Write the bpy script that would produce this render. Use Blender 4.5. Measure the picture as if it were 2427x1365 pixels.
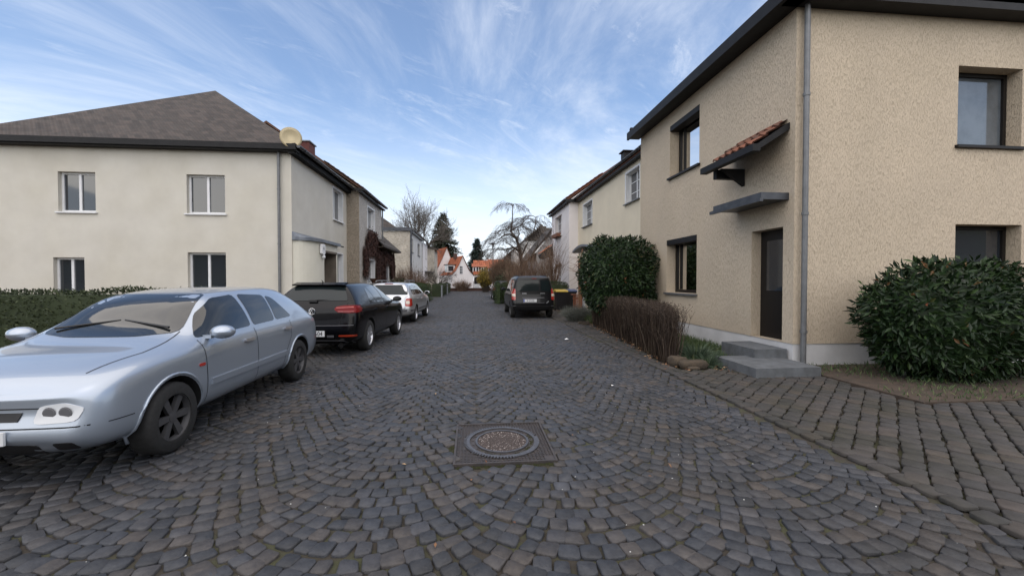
import bpy, bmesh, math, random
import numpy as np
from mathutils import Vector, Matrix
from mathutils.bvhtree import BVHTree
R = math.radians
scene = bpy.context.scene
for o in list(bpy.data.objects): bpy.data.objects.remove(o)
# ------------------------------------------------------------ camera
cam_d = bpy.data.cameras.new("camera"); cam = bpy.data.objects.new("camera", cam_d)
scene.collection.objects.link(cam); scene.camera = cam
cam_d.sensor_width = 36; cam_d.lens = 36*980/2427; cam_d.clip_end = 2000; cam_d.clip_start = .05
cam.location = (0, 0, 1.5); cam.rotation_euler = (R(90-1.08), 0, R(-5.565))
# ------------------------------------------------------------ world
SUN_EL, SUN_AZ = R(64), R(-172)        # azimuth from +Y towards +X
w = bpy.data.worlds.new("World"); scene.world = w; w.use_nodes = True
nt = w.node_tree; nt.nodes.clear()
def N(t, k, **kw):
    n = t.nodes.new(k)
    for a, b in kw.items():
        if a in n.inputs: n.inputs[a].default_value = b
        else: setattr(n, a, b)
    return n
sky = N(nt, 'ShaderNodeTexSky'); sky.sky_type = 'NISHITA'; sky.sun_disc = False
sky.sun_elevation = SUN_EL; sky.sun_rotation = SUN_AZ; sky.air_density = 1.0; sky.dust_density = .6; sky.ozone_density = 2.6
tc = N(nt, 'ShaderNodeTexCoord')
sep = N(nt, 'ShaderNodeSeparateXYZ'); nt.links.new(tc.outputs['Generated'], sep.inputs[0])
zz = N(nt, 'ShaderNodeMath', operation='MAXIMUM'); nt.links.new(sep.outputs[2], zz.inputs[0]); zz.inputs[1].default_value = 0.0
za = N(nt, 'ShaderNodeMath', operation='ADD'); nt.links.new(zz.outputs[0], za.inputs[0]); za.inputs[1].default_value = .14
dx = N(nt, 'ShaderNodeMath', operation='DIVIDE'); nt.links.new(sep.outputs[0], dx.inputs[0]); nt.links.new(za.outputs[0], dx.inputs[1])
dy = N(nt, 'ShaderNodeMath', operation='DIVIDE'); nt.links.new(sep.outputs[1], dy.inputs[0]); nt.links.new(za.outputs[0], dy.inputs[1])
cmb = N(nt, 'ShaderNodeCombineXYZ'); nt.links.new(dx.outputs[0], cmb.inputs[0]); nt.links.new(dy.outputs[0], cmb.inputs[1])
def cloud(scale, rot, sx, sy, lo, hi, det=9, rough=.62, dist=.6, loc=(0, 0, 0)):
    m0 = N(nt, 'ShaderNodeMapping'); m0.inputs['Rotation'].default_value = (0, 0, R(rot)); nt.links.new(cmb.outputs[0], m0.inputs[0])
    mp = N(nt, 'ShaderNodeMapping'); mp.inputs['Scale'].default_value = (sx, sy, 1); mp.inputs['Location'].default_value = loc
    nt.links.new(m0.outputs[0], mp.inputs[0])
    n = N(nt, 'ShaderNodeTexNoise', Scale=scale, Detail=det, Roughness=rough, Distortion=dist); nt.links.new(mp.outputs[0], n.inputs['Vector'])
    r = N(nt, 'ShaderNodeMapRange'); r.interpolation_type = 'SMOOTHSTEP'
    r.inputs['From Min'].default_value = lo; r.inputs['From Max'].default_value = hi
    nt.links.new(n.outputs[0], r.inputs[0]); return r
c1 = cloud(.6, 35, 1.2, .75, .41, .76, rough=.66, dist=.9, loc=(3.1, 1.7, 0))
c2 = cloud(1.5, 48, 2.1, .7, .47, .84, rough=.72, dist=1.3, loc=(7.3, 2.2, 0))
mx = N(nt, 'ShaderNodeMath', operation='MAXIMUM'); nt.links.new(c1.outputs[0], mx.inputs[0])
m2 = N(nt, 'ShaderNodeMath', operation='MULTIPLY'); nt.links.new(c2.outputs[0], m2.inputs[0]); m2.inputs[1].default_value = .8; nt.links.new(m2.outputs[0], mx.inputs[1])
hz = N(nt, 'ShaderNodeMapRange'); nt.links.new(sep.outputs[2], hz.inputs[0])     # cloud veil thickens towards the horizon
hz.inputs['From Min'].default_value = .0; hz.inputs['From Max'].default_value = .40; hz.inputs['To Min'].default_value = 1.0; hz.inputs['To Max'].default_value = .04
hz.interpolation_type = 'SMOOTHSTEP'
inv = N(nt, 'ShaderNodeMath', operation='SUBTRACT'); inv.inputs[0].default_value = 1; nt.links.new(hz.outputs[0], inv.inputs[1])
mm = N(nt, 'ShaderNodeMath', operation='MULTIPLY_ADD'); nt.links.new(mx.outputs[0], mm.inputs[0]); nt.links.new(inv.outputs[0], mm.inputs[1]); nt.links.new(hz.outputs[0], mm.inputs[2])
mm2 = N(nt, 'ShaderNodeMath', operation='MULTIPLY', use_clamp=True); nt.links.new(mm.outputs[0], mm2.inputs[0]); mm2.inputs[1].default_value = .86
mixc = N(nt, 'ShaderNodeMix', data_type='RGBA'); nt.links.new(mm2.outputs[0], mixc.inputs[0])
nt.links.new(sky.outputs[0], mixc.inputs[6]); mixc.inputs[7].default_value = (5.2, 5.5, 6.0, 1)
bg = N(nt, 'ShaderNodeBackground', Strength=.15); nt.links.new(mixc.outputs[2], bg.inputs[0])
wo = N(nt, 'ShaderNodeOutputWorld'); nt.links.new(bg.outputs[0], wo.inputs[0])
sl = bpy.data.lights.new("sun", 'SUN'); sl.energy = 2.7; sl.angle = R(120); sl.color = (1, .86, .66)
so = bpy.data.objects.new("sun", sl); scene.collection.objects.link(so)
sd = Vector((math.sin(SUN_AZ)*math.cos(SUN_EL), math.cos(SUN_AZ)*math.cos(SUN_EL), math.sin(SUN_EL)))
so.rotation_euler = (-sd).to_track_quat('-Z', 'Y').to_euler()
scene.view_settings.view_transform = 'Standard'; scene.view_settings.look = 'None'
scene.view_settings.exposure = .47; scene.view_settings.gamma = 1
# ------------------------------------------------------------ materials
M = {}
def mat(name, col, rough=.8, col2=None, ns=4., bump=0., bs=60., metal=0., spec=.5, coat=0., stretch=None, voro=False, lo=.35, hi=.65, island=None, det=6, emit=None, bdist=.01):
    m = bpy.data.materials.new(name); m.use_nodes = True; t = m.node_tree; b = t.nodes['Principled BSDF']
    b.inputs['Roughness'].default_value = rough; b.inputs['Metallic'].default_value = metal
    b.inputs['Specular IOR Level'].default_value = spec; b.inputs['Coat Weight'].default_value = coat
    b.inputs['Base Color'].default_value = (*col, 1)
    tcn = N(t, 'ShaderNodeTexCoord'); v = tcn.outputs['Object']
    if stretch:
        mp = N(t, 'ShaderNodeMapping'); mp.inputs['Scale'].default_value = stretch; t.links.new(v, mp.inputs[0]); v = mp.outputs[0]
    last = None
    if col2:
        n = N(t, 'ShaderNodeTexNoise', Scale=ns, Detail=det, Roughness=.6); t.links.new(tcn.outputs['Object'], n.inputs['Vector'])
        r = N(t, 'ShaderNodeMapRange'); r.inputs['From Min'].default_value = lo; r.inputs['From Max'].default_value = hi; t.links.new(n.outputs[0], r.inputs[0])
        x = N(t, 'ShaderNodeMix', data_type='RGBA'); t.links.new(r.outputs[0], x.inputs[0]); x.inputs[6].default_value = (*col, 1); x.inputs[7].default_value = (*col2, 1)
        last = x.outputs[2]
    if island:                                  # a tint of its own for every stone / leaf
        g = N(t, 'ShaderNodeNewGeometry'); cr = N(t, 'ShaderNodeValToRGB'); cr.color_ramp.interpolation = 'LINEAR'
        e = cr.color_ramp.elements
        while len(e) < len(island): e.new(.5)
        for i, (p, c) in enumerate(island): e[i].position = p; e[i].color = (*c, 1)
        t.links.new(g.outputs['Random Per Island'], cr.inputs[0])
        if last:
            x = N(t, 'ShaderNodeMix', data_type='RGBA', blend_type='MULTIPLY'); x.inputs[0].default_value = 1
            t.links.new(last, x.inputs[6]); t.links.new(cr.outputs[0], x.inputs[7]); last = x.outputs[2]
        else: last = cr.outputs[0]
    if last: t.links.new(last, b.inputs['Base Color'])
    if bump:
        if voro: n = N(t, 'ShaderNodeTexVoronoi', Scale=bs); o_ = n.outputs['Distance']
        else: n = N(t, 'ShaderNodeTexNoise', Scale=bs, Detail=5, Roughness=.6); o_ = n.outputs[0]
        t.links.new(v, n.inputs['Vector'])
        bp = N(t, 'ShaderNodeBump', Strength=bump, Distance=bdist); t.links.new(o_, bp.inputs['Height']); t.links.new(bp.outputs[0], b.inputs['Normal'])
    if emit: b.inputs['Emission Color'].default_value = (*emit, 1); b.inputs['Emission Strength'].default_value = 1
    M[name] = m; return m
def groove(name, col, dark, bs, stretch, lo, hi, depth=.012, tint=None):
    """plaster with grooves or pebbles: one noise gives both the relief and the darker colour of its low parts"""
    m = mat(name, col, .93); t = m.node_tree; b = t.nodes['Principled BSDF']
    tcn = N(t, 'ShaderNodeTexCoord'); mp = N(t, 'ShaderNodeMapping'); mp.inputs['Scale'].default_value = stretch; t.links.new(tcn.outputs['Object'], mp.inputs[0])
    n = N(t, 'ShaderNodeTexNoise', Scale=bs, Detail=3, Roughness=.55, Distortion=.7); t.links.new(mp.outputs[0], n.inputs['Vector'])
    r = N(t, 'ShaderNodeMapRange'); r.interpolation_type = 'SMOOTHSTEP'; r.inputs['From Min'].default_value = lo; r.inputs['From Max'].default_value = hi; t.links.new(n.outputs[0], r.inputs[0])
    big = N(t, 'ShaderNodeTexNoise', Scale=.9, Detail=5, Roughness=.65); t.links.new(tcn.outputs['Object'], big.inputs['Vector'])
    br = N(t, 'ShaderNodeMapRange'); br.inputs['From Min'].default_value = .35; br.inputs['From Max'].default_value = .7; t.links.new(big.outputs[0], br.inputs[0])
    x0 = N(t, 'ShaderNodeMix', data_type='RGBA'); t.links.new(br.outputs[0], x0.inputs[0]); x0.inputs[6].default_value = (*col, 1); x0.inputs[7].default_value = (*(tint or col), 1)
    x = N(t, 'ShaderNodeMix', data_type='RGBA'); t.links.new(r.outputs[0], x.inputs[0]); x.inputs[6].default_value = (*dark, 1); t.links.new(x0.outputs[2], x.inputs[7])
    t.links.new(x.outputs[2], b.inputs['Base Color'])
    bp = N(t, 'ShaderNodeBump', Strength=.9, Distance=depth); t.links.new(r.outputs[0], bp.inputs['Height']); t.links.new(bp.outputs[0], b.inputs['Normal'])
groove('tan_plaster', (.58, .485, .365), (.47, .39, .285), 1.0, (85, 85, 18), .34, .5, .006, (.53, .445, .34))
groove('roughcast', (.58, .54, .49), (.23, .21, .185), 20, (1, 1, 1), .38, .56, .02, (.66, .63, .58))
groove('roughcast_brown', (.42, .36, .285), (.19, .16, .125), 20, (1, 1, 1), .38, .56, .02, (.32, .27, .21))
groove('weathered_cream', (.56, .51, .43), (.30, .27, .22), 5.5, (1, 1, 1.6), .3, .55, .004, (.30, .28, .24))
mat('grey_plaster', (.60, .575, .51), .92, (.55, .525, .465), 1.3, .35, 160)
mat('grey_porch', (.64, .62, .535), .92, (.59, .57, .49), 1.3, .3, 160)
mat('cream_plaster', (.68, .61, .47), .92, (.63, .565, .435), 1.2, .35, 150)
mat('white_plaster', (.74, .70, .69), .92, (.69, .66, .65), 1.2, .3, 150)
mat('pale_plaster', (.60, .59, .57), .92, (.50, .49, .47), 1.6, .3, 150)
mat('plinth_white', (.60, .60, .60), .85, (.50, .50, .50), 2.2, .25, 90)
mat('white_paint', (.72, .73, .74), .45, (.66, .67, .68), 6)
mat('dark_frame', (.010, .008, .007), .5, spec=.3)
mat('dark_reveal', (.06, .055, .05), .8)
mat('zinc', (.05, .055, .065), .42, (.085, .09, .10), 5, metal=.5)
mat('slate_metal', (.13, .15, .18), .5, (.20, .215, .24), 3, metal=.3)
mat('black_metal', (.010, .010, .011), .6, (.016, .016, .017), 6, spec=.25)
mat('grey_metal', (.14, .145, .15), .5, (.18, .185, .19), 8, metal=.4)
mat('old_tile', (.085, .062, .05), .9, (.045, .042, .036), 5, .6, 40, island=[(0, (.8, .8, .8)), (.4, (1, .9, .85)), (.7, (1.9, 1.1, .8)), (1, (.7, .75, .7))])
def tiled(name, c1, c2):
    m = mat(name, c1, .88, c2, 4); t = m.node_tree; b = t.nodes['Principled BSDF']
    tc_ = N(t, 'ShaderNodeTexCoord'); sp = N(t, 'ShaderNodeSeparateXYZ'); t.links.new(tc_.outputs['Object'], sp.inputs[0])
    def mth(op, a, v=None, b2=None):
        n = N(t, 'ShaderNodeMath', operation=op); t.links.new(a, n.inputs[0])
        if b2 is not None: t.links.new(b2, n.inputs[1])
        elif v is not None: n.inputs[1].default_value = v
        return n.outputs[0]
    row = mth('FRACT', mth('MULTIPLY', sp.outputs[2], 1/.19)); col = mth('SINE', mth('MULTIPLY', mth('ADD', sp.outputs[0], b2=sp.outputs[1]), 6.2832/.24))
    h = mth('ADD', mth('MULTIPLY', row, -1.0), b2=mth('MULTIPLY', col, .35)); bp = N(t, 'ShaderNodeBump', Strength=1., Distance=.05); t.links.new(h, bp.inputs['Height']); t.links.new(bp.outputs[0], b.inputs['Normal'])
    br = N(t, 'ShaderNodeTexWhiteNoise', noise_dimensions='2D'); cm = N(t, 'ShaderNodeCombineXYZ')
    t.links.new(mth('FLOOR', mth('MULTIPLY', sp.outputs[2], 1/.19)), cm.inputs[0]); t.links.new(mth('FLOOR', mth('MULTIPLY', mth('ADD', sp.outputs[0], b2=sp.outputs[1]), 1/.24)), cm.inputs[1]); t.links.new(cm.outputs[0], br.inputs[0])
    mr = N(t, 'ShaderNodeMapRange'); mr.inputs['To Min'].default_value = .65; mr.inputs['To Max'].default_value = 1.35; t.links.new(br.outputs[0], mr.inputs[0])
    old = b.inputs['Base Color'].links[0].from_socket; x = N(t, 'ShaderNodeMix', data_type='RGBA', blend_type='MULTIPLY'); x.inputs[0].default_value = 1; t.links.new(old, x.inputs[6]); t.links.new(mr.outputs[0], x.inputs[7]); t.links.new(x.outputs[2], b.inputs['Base Color'])
tiled('roof_slope', (.055, .041, .034), (.036, .030, .026))
mat('brown_tile', (.16, .075, .05), .9, (.09, .055, .04), 6, .6, 40, island=[(0, (.8, .8, .8)), (.5, (1.2, 1, .9)), (1, (1.5, 1.1, .9))])
mat('dark_tile', (.045, .037, .032), .9, (.07, .058, .048), 4, .5, 30, island=[(0, (.75, .75, .75)), (.6, (1, 1, 1)), (1, (1.4, 1.3, 1.2))])
mat('red_tile', (.36, .115, .055), .85, (.28, .085, .04), .8, .4, 30, island=[(0, (.82, .8, .8)), (.6, (1, 1, 1)), (1, (1.15, 1.15, 1.1))])
mat('orange_tile', (.50, .19, .09), .85, (.40, .14, .07), 9, .4, 30)
mat('brick_red', (.13, .04, .035), .9, (.09, .035, .03), 8, .5, 40)
mat('brick_wall', (.10, .05, .035), .95, (.06, .035, .03), 10, .6, 30)
mat('stone_top', (.055, .056, .060), .6, (.033, .034, .038), 16, .9, 60, spec=.45, bdist=.006,
    island=[(0, (.62, .66, .72)), (.35, (.88, .94, 1.02)), (.65, (1.12, 1.14, 1.2)), (.80, (1.12, 1.02, .93)), (.93, (1.45, 1.27, 1.1)), (1, (1.3, 1.35, 1.45))])
mat('sett', (.052, .048, .046), .78, (.034, .031, .029), 9, .5, 45, bdist=.006, island=[(0, (.75, .78, .8)), (.6, (1, 1, 1)), (1, (1.35, 1.2, 1.1))])
mat('joint_soil', (.040, .033, .025), .97, (.050, .052, .024), 5, .9, 90, lo=.45, hi=.62)
mat('earth', (.045, .033, .024), .98, (.075, .052, .036), 7, .9, 50)
mat('cast_iron', (.055, .05, .05), .55, (.085, .072, .066), 14, .4, 90, metal=.4)
mat('iron_worn', (.12, .118, .125), .42, (.08, .075, .075), 18, .2, 60, metal=.5)
mat('concrete_pebble', (.035, .025, .022), .9, (.055, .042, .038), 60, .9, 120)
mat('pebble', (.3, .26, .24), .8, island=[(0, (.05, .04, .035)), (.7, (.11, .085, .08)), (1, (.42, .38, .36))])
mat('moss', (.05, .056, .018), .98, (.035, .038, .014), 20, .8, 100)
mat('sandstone', (.075, .055, .036), .9, (.045, .035, .025), 6, .8, 14, bdist=.03)
mat('step_stone', (.12, .13, .14), .85, (.08, .085, .09), 6, .5, 60)
mat('slab', (.24, .26, .28), .8, (.18, .19, .205), 5, .4, 60)
mat('bark', (.065, .052, .044), .95, (.11, .095, .08), 12)
mat('bark_grey', (.13, .115, .10), .95, (.085, .075, .065), 12)
mat('bark_dark', (.04, .032, .027), .95, (.07, .055, .045), 12)
mat('twig_brown', (.11, .058, .038), .9, island=[(0, (.07, .04, .028)), (.5, (.14, .083, .052)), (1, (.24, .17, .12))])
mat('twig_hedge', (.08, .045, .03), .85, island=[(0, (.018, .011, .008)), (.5, (.040, .025, .017)), (.85, (.072, .050, .034)), (1, (.14, .11, .08))])
mat('creeper', (.04, .02, .016), .9, island=[(0, (.025, .013, .012)), (.6, (.06, .03, .024)), (1, (.12, .055, .04))])
mat('laurel_leaf', (.015, .035, .012), .45, spec=.28, island=[(0, (.006, .015, .005)), (.55, (.014, .032, .010)), (.93, (.027, .052, .015)), (.985, (.06, .10, .03)), (1, (.18, .06, .03))])
mat('hedge_leaf', (.02, .035, .01), .7, island=[(0, (.012, .022, .007)), (.7, (.028, .042, .012)), (1, (.05, .065, .02))])
mat('hedge_green', (.025, .05, .012), .7, island=[(0, (.015, .032, .008)), (.7, (.035, .06, .014)), (1, (.06, .09, .02))])
mat('conifer_leaf', (.02, .03, .015), .8, island=[(0, (.010, .018, .008)), (.7, (.026, .038, .017)), (1, (.05, .055, .025))])
mat('spruce_leaf', (.015, .03, .025), .8, island=[(0, (.008, .019, .015)), (.7, (.019, .037, .028)), (1, (.035, .055, .042))])
mat('yellow_leaf', (.35, .24, .02), .8, island=[(0, (.08, .08, .02)), (.5, (.22, .165, .025)), (1, (.40, .27, .04))])
mat('grass_blade', (.04, .07, .02), .8, island=[(0, (.025, .05, .016)), (.7, (.06, .10, .03)), (1, (.13, .14, .06))])
mat('sedge', (.05, .08, .06), .7, island=[(0, (.025, .045, .025)), (.7, (.045, .075, .04)), (1, (.10, .13, .085))])
mat('lavender', (.12, .13, .11), .9, island=[(0, (.06, .065, .055)), (.7, (.13, .14, .12)), (1, (.22, .22, .19))])
mat('dry_leaf', (.2, .09, .04), .8, island=[(0, (.10, .04, .02)), (.6, (.22, .11, .05)), (1, (.42, .28, .15))])
mat('wood_post', (.25, .13, .07), .8, (.18, .09, .05), 12)
mat('orange_wood', (.26, .085, .035), .75, (.18, .06, .03), 12)
mat('terracotta', (.22, .09, .05), .85, (.15, .07, .045), 9)
mat('wicker', (.11, .05, .028), .85, (.06, .03, .02), 40, .6, 90)
mat('bin_black', (.012, .012, .014), .45)
mat('bin_yellow', (.46, .33, .05), .5, (.34, .23, .03), 9)
mat('bin_blue', (.035, .055, .13), .45)
mat('tyre', (.012, .012, .012), .8, (.02, .02, .02), 30)
mat('arch_dark', (.006, .006, .006), .9)
mat('rim_silver', (.52, .53, .56), .28, metal=.8)
mat('rim_dull', (.09, .09, .095), .5, metal=.5)
mat('paint_black', (.0025, .0025, .0035), .2, coat=.25, spec=.15)
mat('paint_van', (.005, .005, .006), .3, coat=.3, spec=.25)
mat('paint_silver', (.56, .57, .59), .33, metal=.65, coat=.9)
mat('paint_silverblue', (.36, .41, .48), .33, metal=.6, coat=.9)
mat('bumper_grey', (.10, .10, .108), .6)
mat('plastic_black', (.010, .010, .011), .5)
mat('chrome', (.75, .75, .76), .12, metal=1.)
mat('lens_red', (.14, .004, .006), .3, spec=.2)
mat('lens_bright', (.33, .02, .012), .15, coat=1.)
mat('lens_clear', (.55, .50, .42), .15, coat=1.)
mat('reflector_red', (.30, .03, .01), .3)
mat('plate_white', (.66, .67, .68), .4)
mat('plate_black', (.01, .01, .01), .5)
mat('plate_blue', (.02, .05, .33), .4)
mat('car_glass', (.010, .012, .013), .04, spec=.5, coat=.35)
mat('rear_glass', (.012, .017, .018), .05, spec=.3, coat=.1)
mat('pane_dark', (.02, .025, .032), .05, spec=.9, coat=.6)
mat('pane_pale', (.12, .14, .16), .08, spec=.8, coat=.6, col2=(.06, .07, .08), ns=2)
mat('lamp_glass', (.6, .62, .64), .2)
mat('curtain', (.74, .77, .82), .9, (.62, .66, .72), 2)
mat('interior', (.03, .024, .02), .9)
mat('recess_brown', (.16, .135, .11), .85, (.12, .10, .08), 3)
mat('blind_wood', (.10, .032, .016), .5)
mat('lampshade', (.52, .60, .60), .8)
mat('paper', (.75, .75, .75), .8)
mat('dish_cream', (.50, .42, .26), .6)
mat('emblem_dark', (.01, .01, .012), .3)
mat('gravel_white', (.5, .5, .48), .8)
def patchy(name, scale, tint):
    t = M[name].node_tree; b = t.nodes['Principled BSDF']; old = b.inputs['Base Color'].links[0].from_socket
    tc_ = N(t, 'ShaderNodeTexCoord'); n = N(t, 'ShaderNodeTexNoise', Scale=scale, Detail=4, Roughness=.6); t.links.new(tc_.outputs['Object'], n.inputs['Vector'])
    r = N(t, 'ShaderNodeMapRange'); r.inputs['From Min'].default_value = .42; r.inputs['From Max'].default_value = .66; t.links.new(n.outputs[0], r.inputs[0])
    x = N(t, 'ShaderNodeMix', data_type='RGBA', blend_type='MULTIPLY'); t.links.new(r.outputs[0], x.inputs[0]); t.links.new(old, x.inputs[6]); x.inputs[7].default_value = (*tint, 1); t.links.new(x.outputs[2], b.inputs['Base Color'])
patchy('stone_top', .8, (.95, .84, .70)); patchy('stone_top', 5, (.78, .80, .84)); patchy('sett', 1.5, (.8, .8, .62)); patchy('tan_plaster', .5, (.93, .93, .92)); patchy('grey_plaster', .45, (.93, .92, .89))
# see-through window glass: fresnel mix
gm = bpy.data.materials.new('window_glass'); gm.use_nodes = True; t = gm.node_tree; t.nodes.clear()
fr = N(t, 'ShaderNodeFresnel', IOR=1.55); tr = N(t, 'ShaderNodeBsdfTransparent'); gl = N(t, 'ShaderNodeBsdfGlossy', Roughness=.02)
ms = N(t, 'ShaderNodeMixShader'); oo = N(t, 'ShaderNodeOutputMaterial')
t.links.new(fr.outputs[0], ms.inputs[0]); t.links.new(tr.outputs[0], ms.inputs[1]); t.links.new(gl.outputs[0], ms.inputs[2]); t.links.new(ms.outputs[0], oo.inputs[0]); M['window_glass'] = gm
tr.inputs[0].default_value = (.8, .84, .84, 1)
mat('added_bank_green', (.035, .045, .02), .95, (.05, .04, .028), .6)
# ------------------------------------------------------------ mesh helpers
OFF = {}
class MB:
    def __init__(s): s.v = []; s.f = []; s.m = []
    def add(s, vs, fs, mi=0):
        b = len(s.v); s.v.extend(vs)
        for f in fs: s.f.append(tuple(i+b for i in f)); s.m.append(mi)
        return b
    def box(s, x0, x1, y0, y1, z0, z1, mi=0):
        vs = [(x, y, z) for z in (z0, z1) for x, y in ((x0, y0), (x1, y0), (x1, y1), (x0, y1))]
        s.add(vs, [(3, 2, 1, 0), (4, 5, 6, 7), (0, 1, 5, 4), (1, 2, 6, 5), (2, 3, 7, 6), (3, 0, 4, 7)], mi)
    def obox(s, c, sx, sy, sz, rz=0, rx=0, mi=0):
        m = Matrix.Translation(c) @ Matrix.Rotation(rz, 4, 'Z') @ Matrix.Rotation(rx, 4, 'X')
        vs = [tuple(m @ Vector((x*sx/2, y*sy/2, z*sz/2))) for z in (-1, 1) for x, y in ((-1, -1), (1, -1), (1, 1), (-1, 1))]
        s.add(vs, [(3, 2, 1, 0), (4, 5, 6, 7), (0, 1, 5, 4), (1, 2, 6, 5), (2, 3, 7, 6), (3, 0, 4, 7)], mi)
    def quad(s, a, b, c, d, mi=0): s.add([a, b, c, d], [(0, 1, 2, 3)], mi)
    def extr(s, poly, axis, a, b, mi=0):
        """prism of a 2-D outline along an axis ('x','y','z') from a to b"""
        n = len(poly)
        def P(p, t): return {'x': (t, p[0], p[1]), 'y': (p[0], t, p[1]), 'z': (p[0], p[1], t)}[axis]
        s.add([P(p, a) for p in poly]+[P(p, b) for p in poly],
              [tuple(range(n)), tuple(range(2*n-1, n-1, -1))]+[(i, (i+1) % n, n+(i+1) % n, n+i) for i in range(n)], mi)
    def tube(s, pts, rad, n=6, mi=0, cap=True):
        k = len(pts); P = [Vector(p) for p in pts]; vs = []
        for i in range(k):
            d = (P[min(i+1, k-1)]-P[max(i-1, 0)])
            if d.length < 1e-9: d = Vector((0, 0, 1))
            d.normalize(); a = d.cross(Vector((0, 0, 1)) if abs(d.z) < .9 else Vector((1, 0, 0))).normalized(); b = d.cross(a)
            r = rad[i] if hasattr(rad, '__len__') else rad
            for j in range(n):
                t_ = 2*math.pi*j/n; q = P[i]+a*(r*math.cos(t_))+b*(r*math.sin(t_)); vs.append((q.x, q.y, q.z))
        fs = [(i*n+j, i*n+(j+1) % n, (i+1)*n+(j+1) % n, (i+1)*n+j) for i in range(k-1) for j in range(n)]
        if cap and n > 3: fs += [tuple(range(n-1, -1, -1)), tuple((k-1)*n+j for j in range(n))]
        s.add(vs, fs, mi)
    def lathe(s, prof, c, axis='z', n=24, mi=0, sy=1., cap=True):
        vs = []
        for r, h in prof:
            for j in range(n):
                t_ = 2*math.pi*j/n; a, b = r*math.cos(t_), r*math.sin(t_)*sy
                vs.append({'z': (c[0]+a, c[1]+b, c[2]+h), 'x': (c[0]+h, c[1]+a, c[2]+b), 'y': (c[0]+a, c[1]+h, c[2]+b)}[axis])
        k = len(prof)
        fs = [(i*n+j, i*n+(j+1) % n, (i+1)*n+(j+1) % n, (i+1)*n+j) for i in range(k-1) for j in range(n)]
        if cap: fs += [tuple(range(n-1, -1, -1)), tuple((k-1)*n+j for j in range(n))]
        s.add(vs, fs, mi)
    def leaf(s, p, d, nrm, L, W, mi=0):
        d = d.normalized(); sd_ = d.cross(nrm)
        if sd_.length < 1e-4: sd_ = Vector((1, 0, 0))
        sd_.normalize(); up = sd_.cross(d)
        a = p; b = p+d*L; m1 = p+d*(L*.5)+sd_*(W/2)+up*(W*.22); m2_ = p+d*(L*.5)-sd_*(W/2)+up*(W*.22)
        s.add([a[:], m1[:], b[:], m2_[:]], [(0, 1, 2), (0, 2, 3)], mi)
    def mesh(s, name, mats, off=(0, 0, 0), smooth=False):
        me = bpy.data.meshes.new(name)
        vs = [(x-off[0], y-off[1], z-off[2]) for x, y, z in s.v] if any(off) else s.v
        me.from_pydata(vs, [], s.f)
        for m in mats: me.materials.append(M[m])
        if len(mats) > 1: me.polygons.foreach_set('material_index', s.m)
        if smooth: me.polygons.foreach_set('use_smooth', [True]*len(me.polygons))
        me.update(); return me
def link(o): scene.collection.objects.link(o); return o
def part(name, mb, mats, parent=None, smooth=False, label=None):
    if isinstance(mats, str): mats = [mats]
    off = OFF.get(parent.name, (0, 0, 0)) if parent else (0, 0, 0)
    me = mb.mesh(name, mats, off, smooth) if isinstance(mb, MB) else mb
    o = link(bpy.data.objects.new(name, me))
    if parent: o.parent = parent; OFF[o.name] = off
    if label: o['label'] = label
    return o
def tag(o, label=None, cat=None, group=None, kind=None):
    if label: o['label'] = label
    if cat: o['category'] = cat
    if group: o['group'] = group
    if kind: o['kind'] = kind
    return o
def thing(name, label, cat, loc, group=None, local=False, rz=0):
    o = link(bpy.data.objects.new(name, None)); o.location = loc; o.rotation_euler = (0, 0, rz); o.empty_display_size = .2
    OFF[o.name] = (0, 0, 0) if local else tuple(loc)
    return tag(o, label, cat, group)
def solo(name, mb, mats, label, cat, group=None, smooth=False, kind=None):
    """a thing that is one mesh, its origin at its base"""
    if isinstance(mats, str): mats = [mats]
    a = np.array(mb.v); c = a.mean(0); off = (float(c[0]), float(c[1]), float(a[:, 2].min()))
    o = link(bpy.data.objects.new(name, mb.mesh(name, mats, off, smooth))); o.location = off
    return tag(o, label, cat, group, kind)
def text_mesh(name, body, size, matname, mtx, extrude=.002):
    cu = bpy.data.curves.new(name, 'FONT'); cu.body = body; cu.size = size; cu.extrude = extrude; cu.align_x = 'CENTER'; cu.align_y = 'CENTER'
    ob = bpy.data.objects.new(name+'_tmp', cu); link(ob); dg = bpy.context.evaluated_depsgraph_get(); dg.update()
    me = bpy.data.meshes.new_from_object(ob.evaluated_get(dg)); bpy.data.objects.remove(ob)
    me.transform(mtx); me.materials.clear(); me.materials.append(M[matname]); me.name = name; return me
# ============================================================ THE SETTING
# ---------- ground sheet
g = MB(); g.quad((-400, -200, -.06), (400, -200, -.06), (400, 700, -.06), (-400, 700, -.06))
tag(part('ground', g, 'earth'), kind='structure')
g = MB(); g.quad((-4.45, -3, -.019), (3.22, -3, -.019), (3.22, 57.2, -.019), (-4.45, 57.2, -.019))
road_bed = g
g = MB(); xs_ = [-60+6*i for i in range(21)]                        # unseen green bank added behind the viewpoint to darken reflections in the cars
pr_f = lambda x: [(-9, -.05), (-13, 1.5+.4*math.sin(x*.2)), (-17, 4.2+.8*math.sin(x*.13)), (-22, 6.2+math.sin(x*.17)), (-30, 6.5)]
vs = [(x, y, z) for x in xs_ for y, z in pr_f(x)]; g.add(vs, [(i*5+j, i*5+j+1, i*5+j+6, i*5+j+5) for i in range(20) for j in range(4)])
tag(part('added_bank', g, 'added_bank_green'), kind='structure')
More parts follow.
